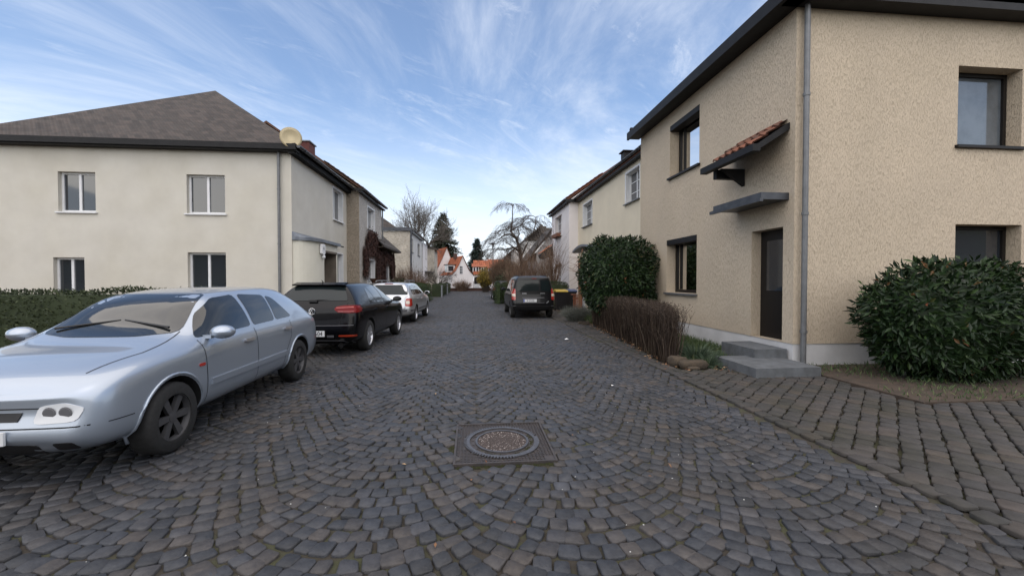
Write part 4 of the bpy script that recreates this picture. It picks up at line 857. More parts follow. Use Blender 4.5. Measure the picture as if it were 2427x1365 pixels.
# arching tree on the right
rg = random.Random(21); AT = thing('arching_tree', 'bare crooked tree with long arching drooping twigs behind the black van', 'tree', (3.1, 25, 0)); q = MB()
def px3(x, z, y=25.): return Vector((x, y, z))
trunk = [px3(3.2, 0), px3(3.12, 1.5), px3(3.02, 2.6, 25.05), px3(2.93, 3.3), px3(2.70, 4.0, 24.9), px3(2.36, 4.45), px3(2.42, 4.8), px3(2.47, 5.4), px3(2.47, 6.0)]
q.tube(trunk[:6], [.14, .125, .11, .10, .08, .065], 8); q.tube(trunk[5:], [.065, .045, .03, .022], 7)
sec = [[px3(3.0, 2.9), px3(3.25, 3.55, 24.8), px3(3.65, 4.2, 24.6), px3(3.82, 4.9, 24.6), px3(3.9, 5.3)], [px3(2.93, 3.3), px3(2.45, 3.42, 24.6), px3(1.9, 3.3, 24.4), px3(1.45, 3.35)],
       [px3(2.70, 4.0), px3(2.3, 4.25, 24.7), px3(1.95, 4.2, 24.5), px3(1.6, 3.9, 24.3)], [px3(2.36, 4.45), px3(2.75, 4.75, 25.3), px3(3.1, 4.9, 25.6), px3(3.3, 5.25, 25.8)], [px3(2.7, 4.0), px3(2.95, 4.35, 25.5), px3(2.9, 4.75, 26)],
       [px3(3.1, 2.4), px3(3.6, 2.9, 25.5), px3(4.1, 3.6, 25.9), px3(4.3, 4.3, 26)], [px3(2.95, 3.1), px3(2.7, 3.5, 25.7), px3(2.2, 3.9, 26.3)]]
for s_ in sec: q.tube(s_, [.052*(1-.6*i/len(s_)) for i in range(len(s_))], 6)
part('trunk', q, 'bark_dark', AT, True); q = MB()
def arch(p, a, L, r, lev=0, up=.95):
    d = Vector((math.cos(a), math.sin(a)*.8, up)).normalized(); k = 8; pts = [p.copy()]; cur = p.copy()
    for i in range(k):
        d = (d+Vector((0, 0, -.20-.03*i))+rv(rg, .06)).normalized(); cur = cur+d*(L/k); pts.append(cur.copy())
        if lev < 2 and i > 0:
            for _ in range(2 if lev == 0 else 1):
                if rg.random() < .85: arch(cur, a+rg.uniform(-1.0, 1.0), L*rg.uniform(.28, .5), r*.55, lev+1, rg.uniform(-.1, .7))
    q.tube(pts, [max(r*(1-i/k*.75), .0038) for i in range(k+1)], 4 if lev == 0 else 3, cap=False)
nodes = [(trunk[8], 7, 1.0), (trunk[6], 6, 1.6), (trunk[5], 5, 1.4)]+[(s_[-1], 5, 1.15) for s_ in sec]+[(s_[-2], 3, 1.1) for s_ in sec]
for p, n_, L in nodes:
    for i in range(n_):
        a = 2*math.pi*i/n_+rg.uniform(-.4, .4)
        if rg.random() < .45: a = math.pi*(0 if math.cos(a) > 0 else 1)+rg.uniform(-.5, .5)
        arch(p.copy(), a, L*rg.uniform(.75, 1.2), .0095, 0, rg.uniform(.45, 1.1))
part('crown', q, 'bark_dark', AT)
def twigbush(name, label, c, rx, ry, z1, n, seed, m_='twig_brown', r=.008, spread=.6, cat='bush', z0=0., kids=4, kind=None, leaf=None, group=None, lsize=(.03, .06)):
    rg = random.Random(seed); q = MB(); lq = MB()
    for i in range(n):
        a, t_ = rg.uniform(0, 6.283), math.sqrt(rg.random()); u, v = math.cos(a)*t_, math.sin(a)*t_
        b = Vector((c[0]+u*rx*(1-spread), c[1]+v*ry*(1-spread), z0)); hh = (z1-z0)*(1-.35*t_*t_)*rg.uniform(.7, 1.06)
        e = Vector((c[0]+u*rx, c[1]+v*ry, z0+hh)); md = b.lerp(e, .5)+Vector((-(e.x-b.x)*.15, -(e.y-b.y)*.15, hh*.08))+rv(rg, .03)
        pts = [b, b.lerp(md, .5)+rv(rg, .015), md, md.lerp(e, .5)+rv(rg, .03), e]; q.tube(pts, [r, r*.9, r*.75, r*.6, r*.4], 3, cap=False)
        for j in range(kids):
            f = rg.uniform(.3, 1); p = pts[2].lerp(e, f) if f > .5 else pts[1].lerp(pts[2], f*2); d = (e-b).normalized()+rv(rg, .55); l_ = hh*rg.uniform(.12, .3)
            q.tube([p, p+d*l_*.5+rv(rg, .01), p+d*l_+Vector((0, 0, l_*.2))], [r*.5, r*.4, r*.25], 3, cap=False)
            if leaf:
                for _ in range(leaf[1]): lq.leaf(p+d*l_*rg.random()+rv(rg, .05), rv(rg), rv(rg), rg.uniform(*lsize), lsize[0])
    if leaf:
        h = thing(name, label, cat, (c[0], c[1], z0), group); part('stem', q, m_, h); part('leaves', lq, leaf[0], h); return h
    return solo(name, q, m_, label, cat, group, kind=kind)
def leafbox(name, label, x0, x1, y0, y1, z0, z1, n, leafm, size, seed, wob=.06, cat='hedge', rnd=.25, group=None, stems=True):
    """clipped hedge: a soft-edged block of leaves round a dark inner body"""
    rg = random.Random(seed); q = MB(); cx, cy, cz = (x0+x1)/2, (y0+y1)/2, (z0+z1)/2; hx_, hy_, hz_ = (x1-x0)/2, (y1-y0)/2, (z1-z0)/2
    core = MB(); core.box(x0+.07, x1-.07, y0+.07, y1-.07, z0, z1-.08)
    A = (hy_*hz_, hx_*hz_, hx_*hy_); S = 2*A[0]+2*A[1]+A[2]
    for i in range(n):
        u = rg.uniform(0, S)
        if u < 2*A[0]: s_ = 1 if u < A[0] else -1; p = Vector((cx+s_*hx_, rg.uniform(y0, y1), rg.uniform(z0, z1))); nn = Vector((s_, 0, 0))
        elif u < 2*A[0]+2*A[1]: s_ = 1 if u < 2*A[0]+A[1] else -1; p = Vector((rg.uniform(x0, x1), cy+s_*hy_, rg.uniform(z0, z1))); nn = Vector((0, s_, 0))
        else: p = Vector((rg.uniform(x0, x1), rg.uniform(y0, y1), z1)); nn = Vector((0, 0, 1))
        bump = wob*(math.sin(p.x*3.1+p.z*2.3+seed)+math.sin(p.y*2.2+p.x+p.z*3.7))*.6
        k_ = max(0, abs(p.z-cz)/hz_-(1-rnd))/rnd if p.z > cz else 0
        p = p+nn*(bump-rg.uniform(-.02, .10))-Vector(((p.x-cx)/max(hx_, .01)*.08*k_*k_, (p.y-cy)/max(hy_, .01)*.08*k_*k_, 0))
        q.leaf(p, nn*.6+rv(rg, .7)+Vector((0, 0, .3)), nn+rv(rg, .4), size*rg.uniform(.7, 1.3), size*.55)
    h = thing(name, label, cat, (cx, cy, 0), group); part('foliage', q, leafm, h); part('inner_branches', core, leafm, h); return h
leafbox('hedge', 'clipped green hedge on the left, just beyond the silver estate car', -4.5, -3.45, 26.6, 36, 0, 1.22, 9000, 'hedge_green', .07, 31)
leafbox('hedge', 'dark clipped hedge with posts further down the left side', -3.6, -2.7, 37.5, 53, 0, 1.12, 7000, 'hedge_leaf', .09, 32)
leafbox('hedge', 'narrow upright clipped hedge block beside the gap on the right, beyond the van', 1.52, 1.86, 26, 28, 0, 1.36, 1800, 'hedge_green', .07, 33)
leafbox('hedge', 'wider clipped green hedge hidden partly by the van, right of the gap', 1.95, 3.9, 26.2, 27.2, 0, 1.34, 4200, 'hedge_green', .07, 34)
leafbox('hedge', 'dark clipped hedge standing behind the two wheelie bins', 3.95, 5.15, 21.6, 22.4, 0, 1.34, 3200, 'hedge_leaf', .06, 35)
leafbox('hedge', 'dark clipped hedge along the garden at the end wall of the grey house', -12.5, -5.9, 10.0, 10.8, 0, 1.25, 9000, 'hedge_leaf', .07, 36)
# posts in the left hedge
for y, hgt in ((37.2, 1.0), (43.5, 1.05)):
    q = MB(); q.box(-2.72+(y-37)*.02, -2.60+(y-37)*.02, y, y+.12, -.05, hgt); q.box(-2.74+(y-37)*.02, -2.58+(y-37)*.02, y-.02, y+.14, hgt+.001, hgt+.05)
    solo('fence_post', q, 'slab', ('nearer' if y < 40 else 'farther')+' grey post in front of the dark left hedge', 'post', 'hedge posts')
twigbush('brown_bush', 'brown bare shrubs above the left hedge in front of the cream house', (-4.9, 33, 0), 1.5, 3, 2.15, 420, 41, r=.010, leaf=('creeper', 2))
twigbush('evergreen_bush', 'low dark evergreen bush left of the brown shrubs by the porch', (-5.0, 29.3, 0), .7, .9, 1.45, 150, 42, leaf=('hedge_leaf', 7), lsize=(.07, .13))
twigbush('twig_bush', 'grey brown twiggy bush in front of the white gable wall', (-1.3, 55.9, 0), 1.35, .8, 1.35, 420, 43, r=.012)
twigbush('round_bush', 'large round bush of fine brown twigs right of the street lamp', (2.9, 36.6, 0), 1.35, 1.4, 3.1, 1100, 44, 'twig_brown', .010, .55, kids=7, leaf=('hedge_leaf', 1), lsize=(.04, .07))
twigbush('yellow_bush', 'yellow leaved bush left of the street lamp', (1.75, 52.5, 0), .95, 1.0, 2.6, 260, 45, 'bark_dark', .012, leaf=('yellow_leaf', 8), lsize=(.09, .18))
twigbush('twig_bush', 'tall reddish brown twig thicket behind the black van, under the arching tree', (3.15, 23.6, 0), 1.3, 1.1, 2.7, 330, 46, 'twig_brown', .009, .5, kids=6)
twigbush('slender_shrub', 'slender bare shrub with upright stems in front of the white house', (4.55, 22.9, 0), .75, .5, 3.25, 60, 47, 'twig_brown', .013, .85, kids=9)
twigbush('evergreen_bush', 'dark green bush at the foot of the brown round bush', (2.8, 33.9, 0), .9, .9, 1.9, 220, 48, leaf=('hedge_leaf', 7), lsize=(.06, .12))
# laurel
def laurel(name, label, c, rx, ry, z0, z1, n, seed, p_=3.0):
    rg = random.Random(seed); q = MB(); cz = (z0+z1)/2; rz = (z1-z0)/2; core = MB(); prof = []
    for i in range(15):
        t_ = -1+2*i/14; prof.append((max(.02, (1-abs(t_)**p_)**(1/p_)) if t_ > -.99 and t_ < .99 else .02, t_))
    core.lathe([(r_*rx*.86, cz+t_*rz*.88) for r_, t_ in prof], (c[0], c[1], 0), n=26, sy=ry/rx)
    for i in range(n):
        d = rv(rg).normalized(); k_ = (abs(d.x)**p_+abs(d.y)**p_+abs(d.z)**p_)**(-1/p_); d2 = d*k_
        nb_ = 1+.055*math.sin(d.x*7+d.z*5)+.055*math.sin(d.y*9-d.z*8+2+seed)+.03*math.sin(d.x*17+d.y*13)
        dep = 1-abs(rg.gauss(0, .07))+(.05 if rg.random() < .03 else 0)
        f = nb_*dep; p = Vector((c[0]+d2.x*rx*f, c[1]+d2.y*ry*f, cz+d2.z*rz*f)); nn = Vector((d.x, d.y, d.z*.8)).normalized()
        if p.z < z0: continue
        ld = (rv(rg, .6)+Vector((0, 0, -.25))+nn*.55).normalized(); q.leaf(p, ld, nn+rv(rg, .35), rg.uniform(.10, .165), rg.uniform(.038, .056))
    h = thing(name, label, 'bush', (c[0], c[1], 0)); part('foliage', q, 'laurel_leaf', h); part('inner_branches', core, 'laurel_leaf', h)
    q = MB()
    for i in range(9): a = i*.7; q.tube([(c[0]+.25*math.cos(a), c[1]+.25*math.sin(a), 0), (c[0]+.45*math.cos(a), c[1]+.4*math.sin(a), z0+.4)], .025, 6)
    part('stem', q, 'bark_dark', h); return h
laurel('laurel_bush', 'big rounded cherry laurel with glossy dark leaves in front of the cream house', (4.5, 12.55), 1.0, 1.25, .45, 2.76, 13000, 51)
laurel('laurel_bush', 'dark laurel bush in front of the blank end wall of the tan house', (7.3, 5.6), 1.35, .62, .0, 1.75, 8000, 52, 2.4)
# bare clipped hedge in front of the tan house
rg = random.Random(61); q = MB()
for i in range(3500):
    y = rg.uniform(7.15, 13.7); wq = min(1, max(0, (y-7.2)/1.8)); xm_ = hx(y)+.17+.16*wq; x = xm_+rg.uniform(-1, 1)*(.13+.10*wq); hh = .98*rg.uniform(.86, 1.02)+.02*math.sin(y*3)
    if y < 7.4 or y > 13.4: hh *= .93
    if y > 13.0: hh *= .95
    b = Vector((x, y, -.03)); e = Vector((x+rg.gauss(0, .06)+(x-xm_)*.2, y+rg.gauss(0, .14), hh)); m1 = b.lerp(e, .35)+rv(rg, .025); m2_ = b.lerp(e, .7)+rv(rg, .03); r_ = rg.uniform(.004, .0085)
    q.tube([b, m1, m2_, e], [r_, r_*.85, r_*.65, r_*.4], 3, cap=False)
    for j in range(4):
        p = (m1.lerp(m2_, rg.random()) if j < 2 else m2_.lerp(e, rg.random())); l_ = rg.uniform(.10, .26); t_ = p+Vector((rg.gauss(0, .28), rg.gauss(0, .3), rg.uniform(.5, 1)))*l_; t_.z = min(t_.z, 1.03+rg.gauss(0, .012))
        q.tube([p, p.lerp(t_, .5)+rv(rg, .01), t_], [r_*.5, r_*.42, r_*.25], 3, cap=False)
        if t_.z > .8 or rg.random() < .15:
            for _ in range(2): q.leaf(t_+rv(rg, .02), rv(rg), rv(rg), rg.uniform(.018, .035), .014)
TH_ = thing('hedge', 'leafless clipped hedge of brown upright twigs along the pavement in front of the tan house', 'hedge', (3.9, 10.4, 0)); part('twigs', q, 'twig_hedge', TH_)
# post with climbing rose
PR = thing('garden_post', 'brown wooden post with a bare climbing rose by the bins', 'post', (4.86, 18.3, 0))
q = MB(); q.box(4.80, 4.92, 18.24, 18.36, -.05, 2.42); part('post', q, 'wood_post', PR)
q = MB(); q.tube([(4.87, 18.3, 2.35), (4.93, 18.3, 2.62), (4.98, 18.3, 2.9)], [.03, .025, .02], 6); q.tube([(4.78, 18.2, 0), (4.79, 18.2, 1.0), (4.82, 18.18, 2.2)], .02, 6); rg = random.Random(63)
for i in range(26):
    z = rg.uniform(1.5, 2.6); d = Vector((-1 if rg.random() < .85 else .6, rg.gauss(0, .5), rg.gauss(.1, .6))).normalized(); L = rg.uniform(.35, .75); p = Vector((4.84, 18.25, z)); pts = [p.copy()]
    for k_ in range(5): d = (d+rv(rg, .16)+Vector((0, 0, -.08))).normalized(); p = p+d*L/5; pts.append(p.copy())
    q.tube(pts, [.008, .007, .006, .005, .004, .003], 3, cap=False)
part('rose_stems', q, 'wood_post', PR)
twigbush('lavender_bush', 'grey lavender mound at the pavement edge near the van', (3.85, 14.75, 0), .68, .55, .50, 1100, 64, 'lavender', .004, .55, kids=4)
twigbush('low_plant', 'small yellowish green plant beside the lavender', (4.15, 13.95, 0), .28, .3, .32, 120, 65, 'grass_blade', .004, .5, kids=3)
# creeper on the roughcast house
rg = random.Random(71); q = MB()
def vine(y0, y1, z0, z1, n, x=XG, hang=0.):
    for i in range(n):
        y, z = rg.uniform(y0, y1), rg.uniform(z0, z1); L = rg.uniform(.3, 1.0); p = Vector((x+rg.uniform(.01, .07), y, z)); pts = [p]; cur = p.copy()
        for k_ in range(4): cur = cur+Vector((rg.uniform(-.01, .02), rg.gauss(0, .05), -L/4)); pts.append(cur.copy())
        pts = [t_ for t_ in pts if t_.z > z0-.15] 
        if len(pts) > 1: q.tube(pts, .008, 3, cap=False)
        for t_ in pts:
            for _ in range(4): q.leaf(t_+Vector((rg.uniform(0, .08), rg.gauss(0, .08), rg.gauss(0, .1))), Vector((.4, rg.gauss(0, .5), -1)), Vector((1, rg.gauss(0, .3), 0)), rg.uniform(.07, .15), .07)
vine(23.9, 27.6, 3.1, 4.15, 130); vine(24.2, 26.6, 3.9, 4.4, 90); vine(26.4, 28.6, .1, 4.0, 300); vine(23.4, 24.3, 1.9, 3.4, 70); vine(28.3, 31.9, 2.85, 3.55, 180, XG+.03); vine(28.2, 28.7, .2, 3.4, 90, XG+.03); vine(30.7, 32.1, 1.9, 3.3, 130, XG+.03)
solo('climbing_creeper', q, 'creeper', 'dark reddish brown dried creeper covering the roughcast house round its door', 'creeper')
bk = thing('plant_basket', 'brown wicker plant basket under the lower window of the roughcast house', 'basket', (-5.7, 25.1, 0)); q = MB(); q.lathe([(.16, 1.32), (.30, 1.58), (.31, 1.6)], (-5.68, 25.1, 0), n=16, sy=1.5); part('basket', q, 'wicker', bk)
q = MB(); q.tube([(-5.68, 25.1, 0), (-5.68, 25.1, 1.32)], .03, 6); part('stand', q, 'bark_dark', bk)
# grass and sedge by the tan house
q = MB(); rg = random.Random(81)
for i in range(9000):
    y = rg.uniform(6.85, 10.6); x = rg.uniform(max(3.75, hx(y)+.75 if y > 7.3 else 3.85), 5.45)
    if (x > 4.8 and y < 7.75) or (x > 4.25 and y < 7.05): continue
    L = rg.uniform(.09, .26); d = Vector((rg.gauss(0, .5), rg.gauss(0, .5), 1)).normalized(); q.leaf(Vector((x, y, -.05)), d, rv(rg), L, .012)
for i in range(2600):
    x, y = rg.uniform(5.42, 9.4), rg.uniform(4.45, 6.55)
    if math.sin(x*2.1)+math.sin(y*3.3+x) < rg.uniform(-1.5, 1): continue
    q.leaf(Vector((x, y, .02)), Vector((rg.gauss(0, .6), rg.gauss(0, .6), 1)).normalized(), rv(rg), rg.uniform(.04, .12), .012)
tag(solo('grass', q, 'grass_blade', 'patch of short green grass between the twig hedge and the tan house wall', 'grass'), kind='stuff')
def tuft(name, label, c, r_, n, Lr, m_, seed):
    rg = random.Random(seed); q = MB()
    for i in range(n):
        a = rg.uniform(0, 6.283); o = rg.uniform(.2, 1); d = Vector((math.cos(a)*o, math.sin(a)*o, 1.0)); L = rg.uniform(*Lr); p = Vector((c[0]+math.cos(a)*r_*.25*rg.random(), c[1]+math.sin(a)*r_*.25*rg.random(), -.03)); pts = [p.copy()]
        for k_ in range(4): d = (d+Vector((math.cos(a)*.28*o, math.sin(a)*.28*o, -.42*o))).normalized(); p = p+d*L/4; pts.append(p.copy())
        q.tube(pts, [.004, .004, .0035, .003, .001], 3, cap=False)
    return solo(name, q, m_, label, 'plant')
tuft('sedge_tuft', 'large arching tuft of dull green sedge behind the sandstones', (4.15, 7.3), .5, 650, (.28, .50), 'sedge', 82)
tuft('sedge_tuft', 'greener grass tuft next to the near end of the twig hedge', (4.05, 8.0), .5, 480, (.3, .5), 'grass_blade', 83)
tuft('sedge_tuft', 'small sedge tuft against the doorstep', (4.15, 6.9), .3, 260, (.22, .38), 'sedge', 84)
# left verge plants
twigbush('twig_bush', 'small brown bushes on the verge under the left hedge', (-3.1, 30, 0), .35, 3, .25, 200, 85, 'hedge_leaf', .006)
# fallen leaves and grit
q = MB(); rg = random.Random(91)
for i in range(420):
    y = rg.uniform(6.5, 14); x = hx(y)+rg.gauss(.08, .12)
    if rg.random() < .3: x, y = rg.uniform(4.0, 5.6), rg.gauss(6.5, .12)
    q.leaf(Vector((x, y, .015)), Vector((rg.gauss(0, 1), rg.gauss(0, 1), .15)), Vector((0, 0, 1))+rv(rg, .4), rg.uniform(.03, .07), .03)
for i in range(40): q.leaf(Vector((rg.uniform(-2, 3.2), rg.uniform(2, 16), .012)), Vector((rg.gauss(0, 1), rg.gauss(0, 1), .1)), Vector((0, 0, 1)), rg.uniform(.02, .05), .018)
tag(solo('fallen_leaves', q, 'dry_leaf', 'dry brown leaves lying along the foot of the twig hedge', 'leaves'), kind='stuff')
for i in range(500):
    x, y = rg.uniform(5.4, 9.4), rg.uniform(4.4, 6.6); q.leaf(Vector((x, y, .035)), Vector((rg.gauss(0, 1), rg.gauss(0, 1), .2)), Vector((0, 0, 1))+rv(rg, .4), rg.uniform(.03, .08), .035)
q = MB()
for i in range(150):
    x, y = rg.uniform(-2.2, 3.1), 1.6+rg.random()**1.5*9; s_ = rg.uniform(.0015, .005)
    q.add([(x-s_, y-s_, .0), (x+s_, y-s_*.7, .0), (x+s_*.6, y+s_, .0), (x-s_, y+s_*.7, .0), (x, y, s_*1.3)], [(0, 1, 4), (1, 2, 4), (2, 3, 4), (3, 0, 4)])
tag(solo('grit', q, 'gravel_white', 'scattered white grit stones in the cobble joints', 'grit'), kind='stuff')
q = MB()
for i in range(5200):                              # moss in the joints
    x, y = rg.uniform(-2.2, 3.2), 1.6+rg.random()**1.3*12; s_ = rg.uniform(.004, .011)
    if mx0 < x < mx1 and my0 < y < my1: continue
    if math.sin(x*2.3+y*.9)+math.sin(y*1.7-x) < rg.uniform(-.8, 1.2): continue
    q.add([(x-s_, y, -.02), (x+s_, y-s_, -.02), (x, y+s_, -.02), (x, y, -.004)], [(0, 1, 3), (1, 2, 3), (2, 0, 3)])
tag(solo('moss', q, 'moss', 'green moss growing in the cobble joints', 'moss'), kind='stuff')

# ============================================================ CARS
def body_mesh(st, arches, rw, W):
    mb = MB(); rowsz = []
    for k, (yb, yr, zb, zt, zr, W_, Wr) in enumerate(st):
        h = zt-zb; bulge = -.045 if k < 2 else (.045 if k >= len(st)-2 else 0)
        L = [(0, zb, yb), (.72*W_, zb, yb), (.93*W_, zb+.05, yb+bulge), (W_, zb+.27*h, yb+bulge*1.3), (1.004*W_, zb+.6*h, yb+bulge*.4), (.99*W_, zt-.07, yb),
             (.945*W_, zt, yb*.88+yr*.12), ((.945*W_+Wr)*.5+.018, (zt+zr)*.5, yb*.45+yr*.55), (Wr+.015, zr-.065, yb*.1+yr*.9), (Wr-.06, zr-.012, yr), (0, zr, yr)]
        if zr-zt < .2:
            e = zr-zt; L[6:] = [(.945*W_, zt, yb), (.86*W_, zt+.45*e, yb), (.70*W_, zt+.78*e, yr), (.45*W_, zt+.93*e, yr), (0, zr, yr)]
        rowsz.append(L)
    vs = []; n = len(rowsz[0])
    for L in rowsz:
        vs += [(x, y, z) for x, z, y in L]+[(-x, y, z) for x, z, y in L[1:-1]]
    m_ = n+n-2
    def idx(k, i, sgn): return k*m_+(i if sgn > 0 or i in (0, n-1) else n+i-1)
    fs = []
    for k in range(len(rowsz)-1):
        for i in range(n-1):
            fs.append((idx(k, i, 1), idx(k, i+1, 1), idx(k+1, i+1, 1), idx(k+1, i, 1)))
            fs.append((idx(k, i, -1), idx(k+1, i, -1), idx(k+1, i+1, -1), idx(k, i+1, -1)))
    for k in (0, len(rowsz)-1):
        for i in range(n-1):
            q = [idx(k, i, 1), idx(k, i, -1), idx(k, i+1, -1), idx(k, i+1, 1)]; q = list(dict.fromkeys(q))
            fs.append(tuple(q if k == 0 else q[::-1]))
    mb.add(vs, fs); return mb
def fixn(me):
    b = bmesh.new(); b.from_mesh(me); bmesh.ops.recalc_face_normals(b, faces=b.faces); b.to_mesh(me); b.free(); return me
class Car:
    def __init__(s, name, label, loc, rz, st, paint, wy, rw, L, W, group=None, cat='car', rim='rim_silver', spokes=10, hidef=True):
        s.root = thing(name, label, cat, loc, group, local=True, rz=rz); s.L = L; s.W = W
        mb = body_mesh(st, wy, rw, W); me = fixn(mb.mesh('body', [paint, 'arch_dark'], smooth=True))
        ob = link(bpy.data.objects.new('tmp', me)); m = ob.modifiers.new('s', 'SUBSURF'); m.levels = m.render_levels = 2
        dg = bpy.context.evaluated_depsgraph_get(); dg.update()
        e = bpy.data.meshes.new_from_object(ob.evaluated_get(dg))
        s.bvh = BVHTree.FromPolygons([v.co.copy() for v in e.vertices], [tuple(p.vertices) for p in e.polygons])
        cs = []
        for y in wy:
            for sg in (-1, 1):
                c = MB(); xi = W-.30; c.lathe([(rw+.05, sg*xi), (rw+.05, sg*(W+.2))], (0, y, rw), axis='x', n=40, mi=1)
                co = link(bpy.data.objects.new('cut', fixn(c.mesh('cut', [paint, 'arch_dark'])))); cs.append(co)
                b = ob.modifiers.new('b', 'BOOLEAN'); b.operation = 'DIFFERENCE'; b.object = co; b.solver = 'EXACT'
        dg = bpy.context.evaluated_depsgraph_get(); dg.update()
        e2 = bpy.data.meshes.new_from_object(ob.evaluated_get(dg)); e2.name = 'body'
        for c in cs+[ob]: bpy.data.objects.remove(c)
        e2.polygons.foreach_set('use_smooth', [True]*len(e2.polygons)); e2.set_sharp_from_angle(angle=R(38))
        s.body = part('body', e2, [], s.root)
        for y in wy:
            for sg in (-1, 1): s.wheel(sg*(W-.115), y, rw, sg, rim, spokes)
    def wheel(s, x, y, r, sg, rim, spokes):
        q = MB(); w2 = .10
        q.lathe([(r*.66, -w2), (r*.92, -w2), (r*.985, -w2*.8), (r, -w2*.5), (r, w2*.5), (r*.985, w2*.8), (r*.92, w2), (r*.66, w2), (r*.64, w2*.6), (r*.64, -w2*.6), (r*.66, -w2)], (x, y, r), axis='x', n=36, cap=False)
        w_ = part('wheel', q, 'tyre', s.root, True); w_.data.set_sharp_from_angle(angle=R(50))
        q = MB(); xo = x+sg*w2*.75
        q.lathe([(r*.68, -.02), (r*.70, sg*.012), (r*.64, sg*.018), (r*.60, -sg*.03)], (xo, y, r), axis='x', n=36, cap=False)
        q.lathe([(r*.16, -sg*.03), (r*.15, sg*.004), (.01, sg*.008)], (xo, y, r), axis='x', n=16)
        for i in range(spokes):
            a = 2*math.pi*i/spokes; c_, s_ = math.cos(a), math.sin(a); wa, wb = r*.055, r*.075; wi = wa
            if spokes <= 8: wa, wb = r*.075, r*.11
            def P(rr, t_, dx): return (xo+dx*sg, y+rr*c_-t_*s_, r+rr*s_+t_*c_)
            q.add([P(r*.1, -wa, .0), P(r*.1, wa, .0), P(r*.66, wb, .004), P(r*.66, -wb, .004), P(r*.1, -wa, -.03), P(r*.1, wa, -.03), P(r*.66, wb, -.03), P(r*.66, -wb, -.03)],
                  [(0, 1, 2, 3), (4, 7, 6, 5), (0, 3, 7, 4), (1, 5, 6, 2)])
        part('rim', q, rim, w_, True).data.set_sharp_from_angle(angle=R(30))
        q = MB(); q.lathe([(r*.63, 0), (r*.1, 0)], (xo-sg*.05, y, r), axis='x', n=24); part('brake_disc', q, 'arch_dark', w_)
    def hit(s, a, b, view):
        if view in ('r', 'l'): o, d = Vector((3 if view == 'r' else -3, a, b)), Vector((-1 if view == 'r' else 1, 0, 0))
        elif view == 'back': o, d = Vector((a, -3, b)), Vector((0, 1, 0))
        elif view == 'front': o, d = Vector((a, s.L+3, b)), Vector((0, -1, 0))
        else: o, d = Vector((a, b, 4)), Vector((0, 0, -1))
        h = s.bvh.ray_cast(o, d)
        if h[0] is None:
            h = s.bvh.find_nearest(o+d*(3-(s.W-.1)) if view in ('r', 'l') else o+d*3.02)
        n = h[1]; n = -n if n.dot(d) > 0 else n
        return h[0], n
    def patch(s, name, poly, view, matn, off=.004, parent=None, label=None, rnd=True, thick=None, smooth=True):
        P = [Vector(p) for p in poly]
        if rnd:                                   # cut the corners once
            Q = []
            for i, p in enumerate(P):
                a, b = P[i-1], P[(i+1) % len(P)]
                f1 = min(.22, .05/max((a-p).length, 1e-6)); f2 = min(.22, .05/max((b-p).length, 1e-6))
                Q += [p.lerp(a, f1), p.lerp((p.lerp(a, f1)+p.lerp(b, f2))/2, .5), p.lerp(b, f2)]
            P = Q
        out = []
        for i, p in enumerate(P):
            q = P[(i+1) % len(P)]; k = max(1, int((q-p).length/.05)); out += [p.lerp(q, j/k) for j in range(k)]
        c = sum(out, Vector((0, 0)))/len(out); mb = MB(); n = len(out); vs = []
        h0 = [s.hit(p.x, p.y, view) for p in out]
        vs += [(h[0]-h[1]*.008)[:] for h in h0]
        RG = (1, .8, .6, .4, .2)
        for t_ in RG:
            for p in out:
                u = c.lerp(p, t_); h = s.hit(u.x, u.y, view); vs.append((h[0]+h[1]*off)[:])
        h = s.hit(c.x, c.y, view); vs.append((h[0]+h[1]*off)[:])
        fs = [(r*n+i, r*n+(i+1) % n, (r+1)*n+(i+1) % n, (r+1)*n+i) for r in range(len(RG)) for i in range(n)]
        fs += [(len(RG)*n+i, len(RG)*n+(i+1) % n, (len(RG)+1)*n) for i in range(n)]
        mb.add(vs, fs); o = part(name, mb, matn, parent or s.root, smooth, label)
        o.data.set_sharp_from_angle(angle=R(40)); return o
    def line(s, name, pts, view, matn, wd=.007, off=.0025, parent=None):
        mb = MB(); P = [Vector(p) for p in pts]; Q = []
        for a, b in zip(P, P[1:]):
            k = max(1, int((b-a).length/.05)); Q += [a.lerp(b, j/k) for j in range(k)]
        Q.append(P[-1]); vs = []
        for i, p in enumerate(Q):
            d = (Q[min(i+1, len(Q)-1)]-Q[max(i-1, 0)]).normalized(); e = Vector((-d.y, d.x))*wd/2
            for sg in (1, -1):
                h = s.hit(p.x+sg*e.x, p.y+sg*e.y, view); vs.append((h[0]+h[1]*off)[:])
        mb.add(vs, [(2*i, 2*i+1, 2*i+3, 2*i+2) for i in range(len(Q)-1)]); return part(name, mb, matn, parent or s.body)
    def both(s, fn, poly, *a, **k):
        for v in ('r', 'l'): fn(a[0], poly, v, *a[1:], **k)
    def mirror_pair(s, y, z, matn, w=.2):
        for sg in (-1, 1):
            q = MB(); x = sg*(s.W+.03)
            q.lathe([(.02, -.055), (.088, -.053), (.108, -.035), (.112, .01), (.095, .05), (.05, .085), (.01, .095)], (x+sg*.03, y, z), axis='y', n=20, sy=.62)
            q.box(min(x-sg*.17, x-sg*.05), max(x-sg*.17, x-sg*.05), y-.01, y+.05, z-.06, z-.025)
            mo = part('door_mirror', q, matn, s.root, True); mo.data.set_sharp_from_angle(angle=R(50))
            q = MB(); q.lathe([(.083, -.058), (.083, -.0555)], (x+sg*.03, y, z), axis='y', n=20, sy=.62); part('mirror_glass', q, 'car_glass', mo)
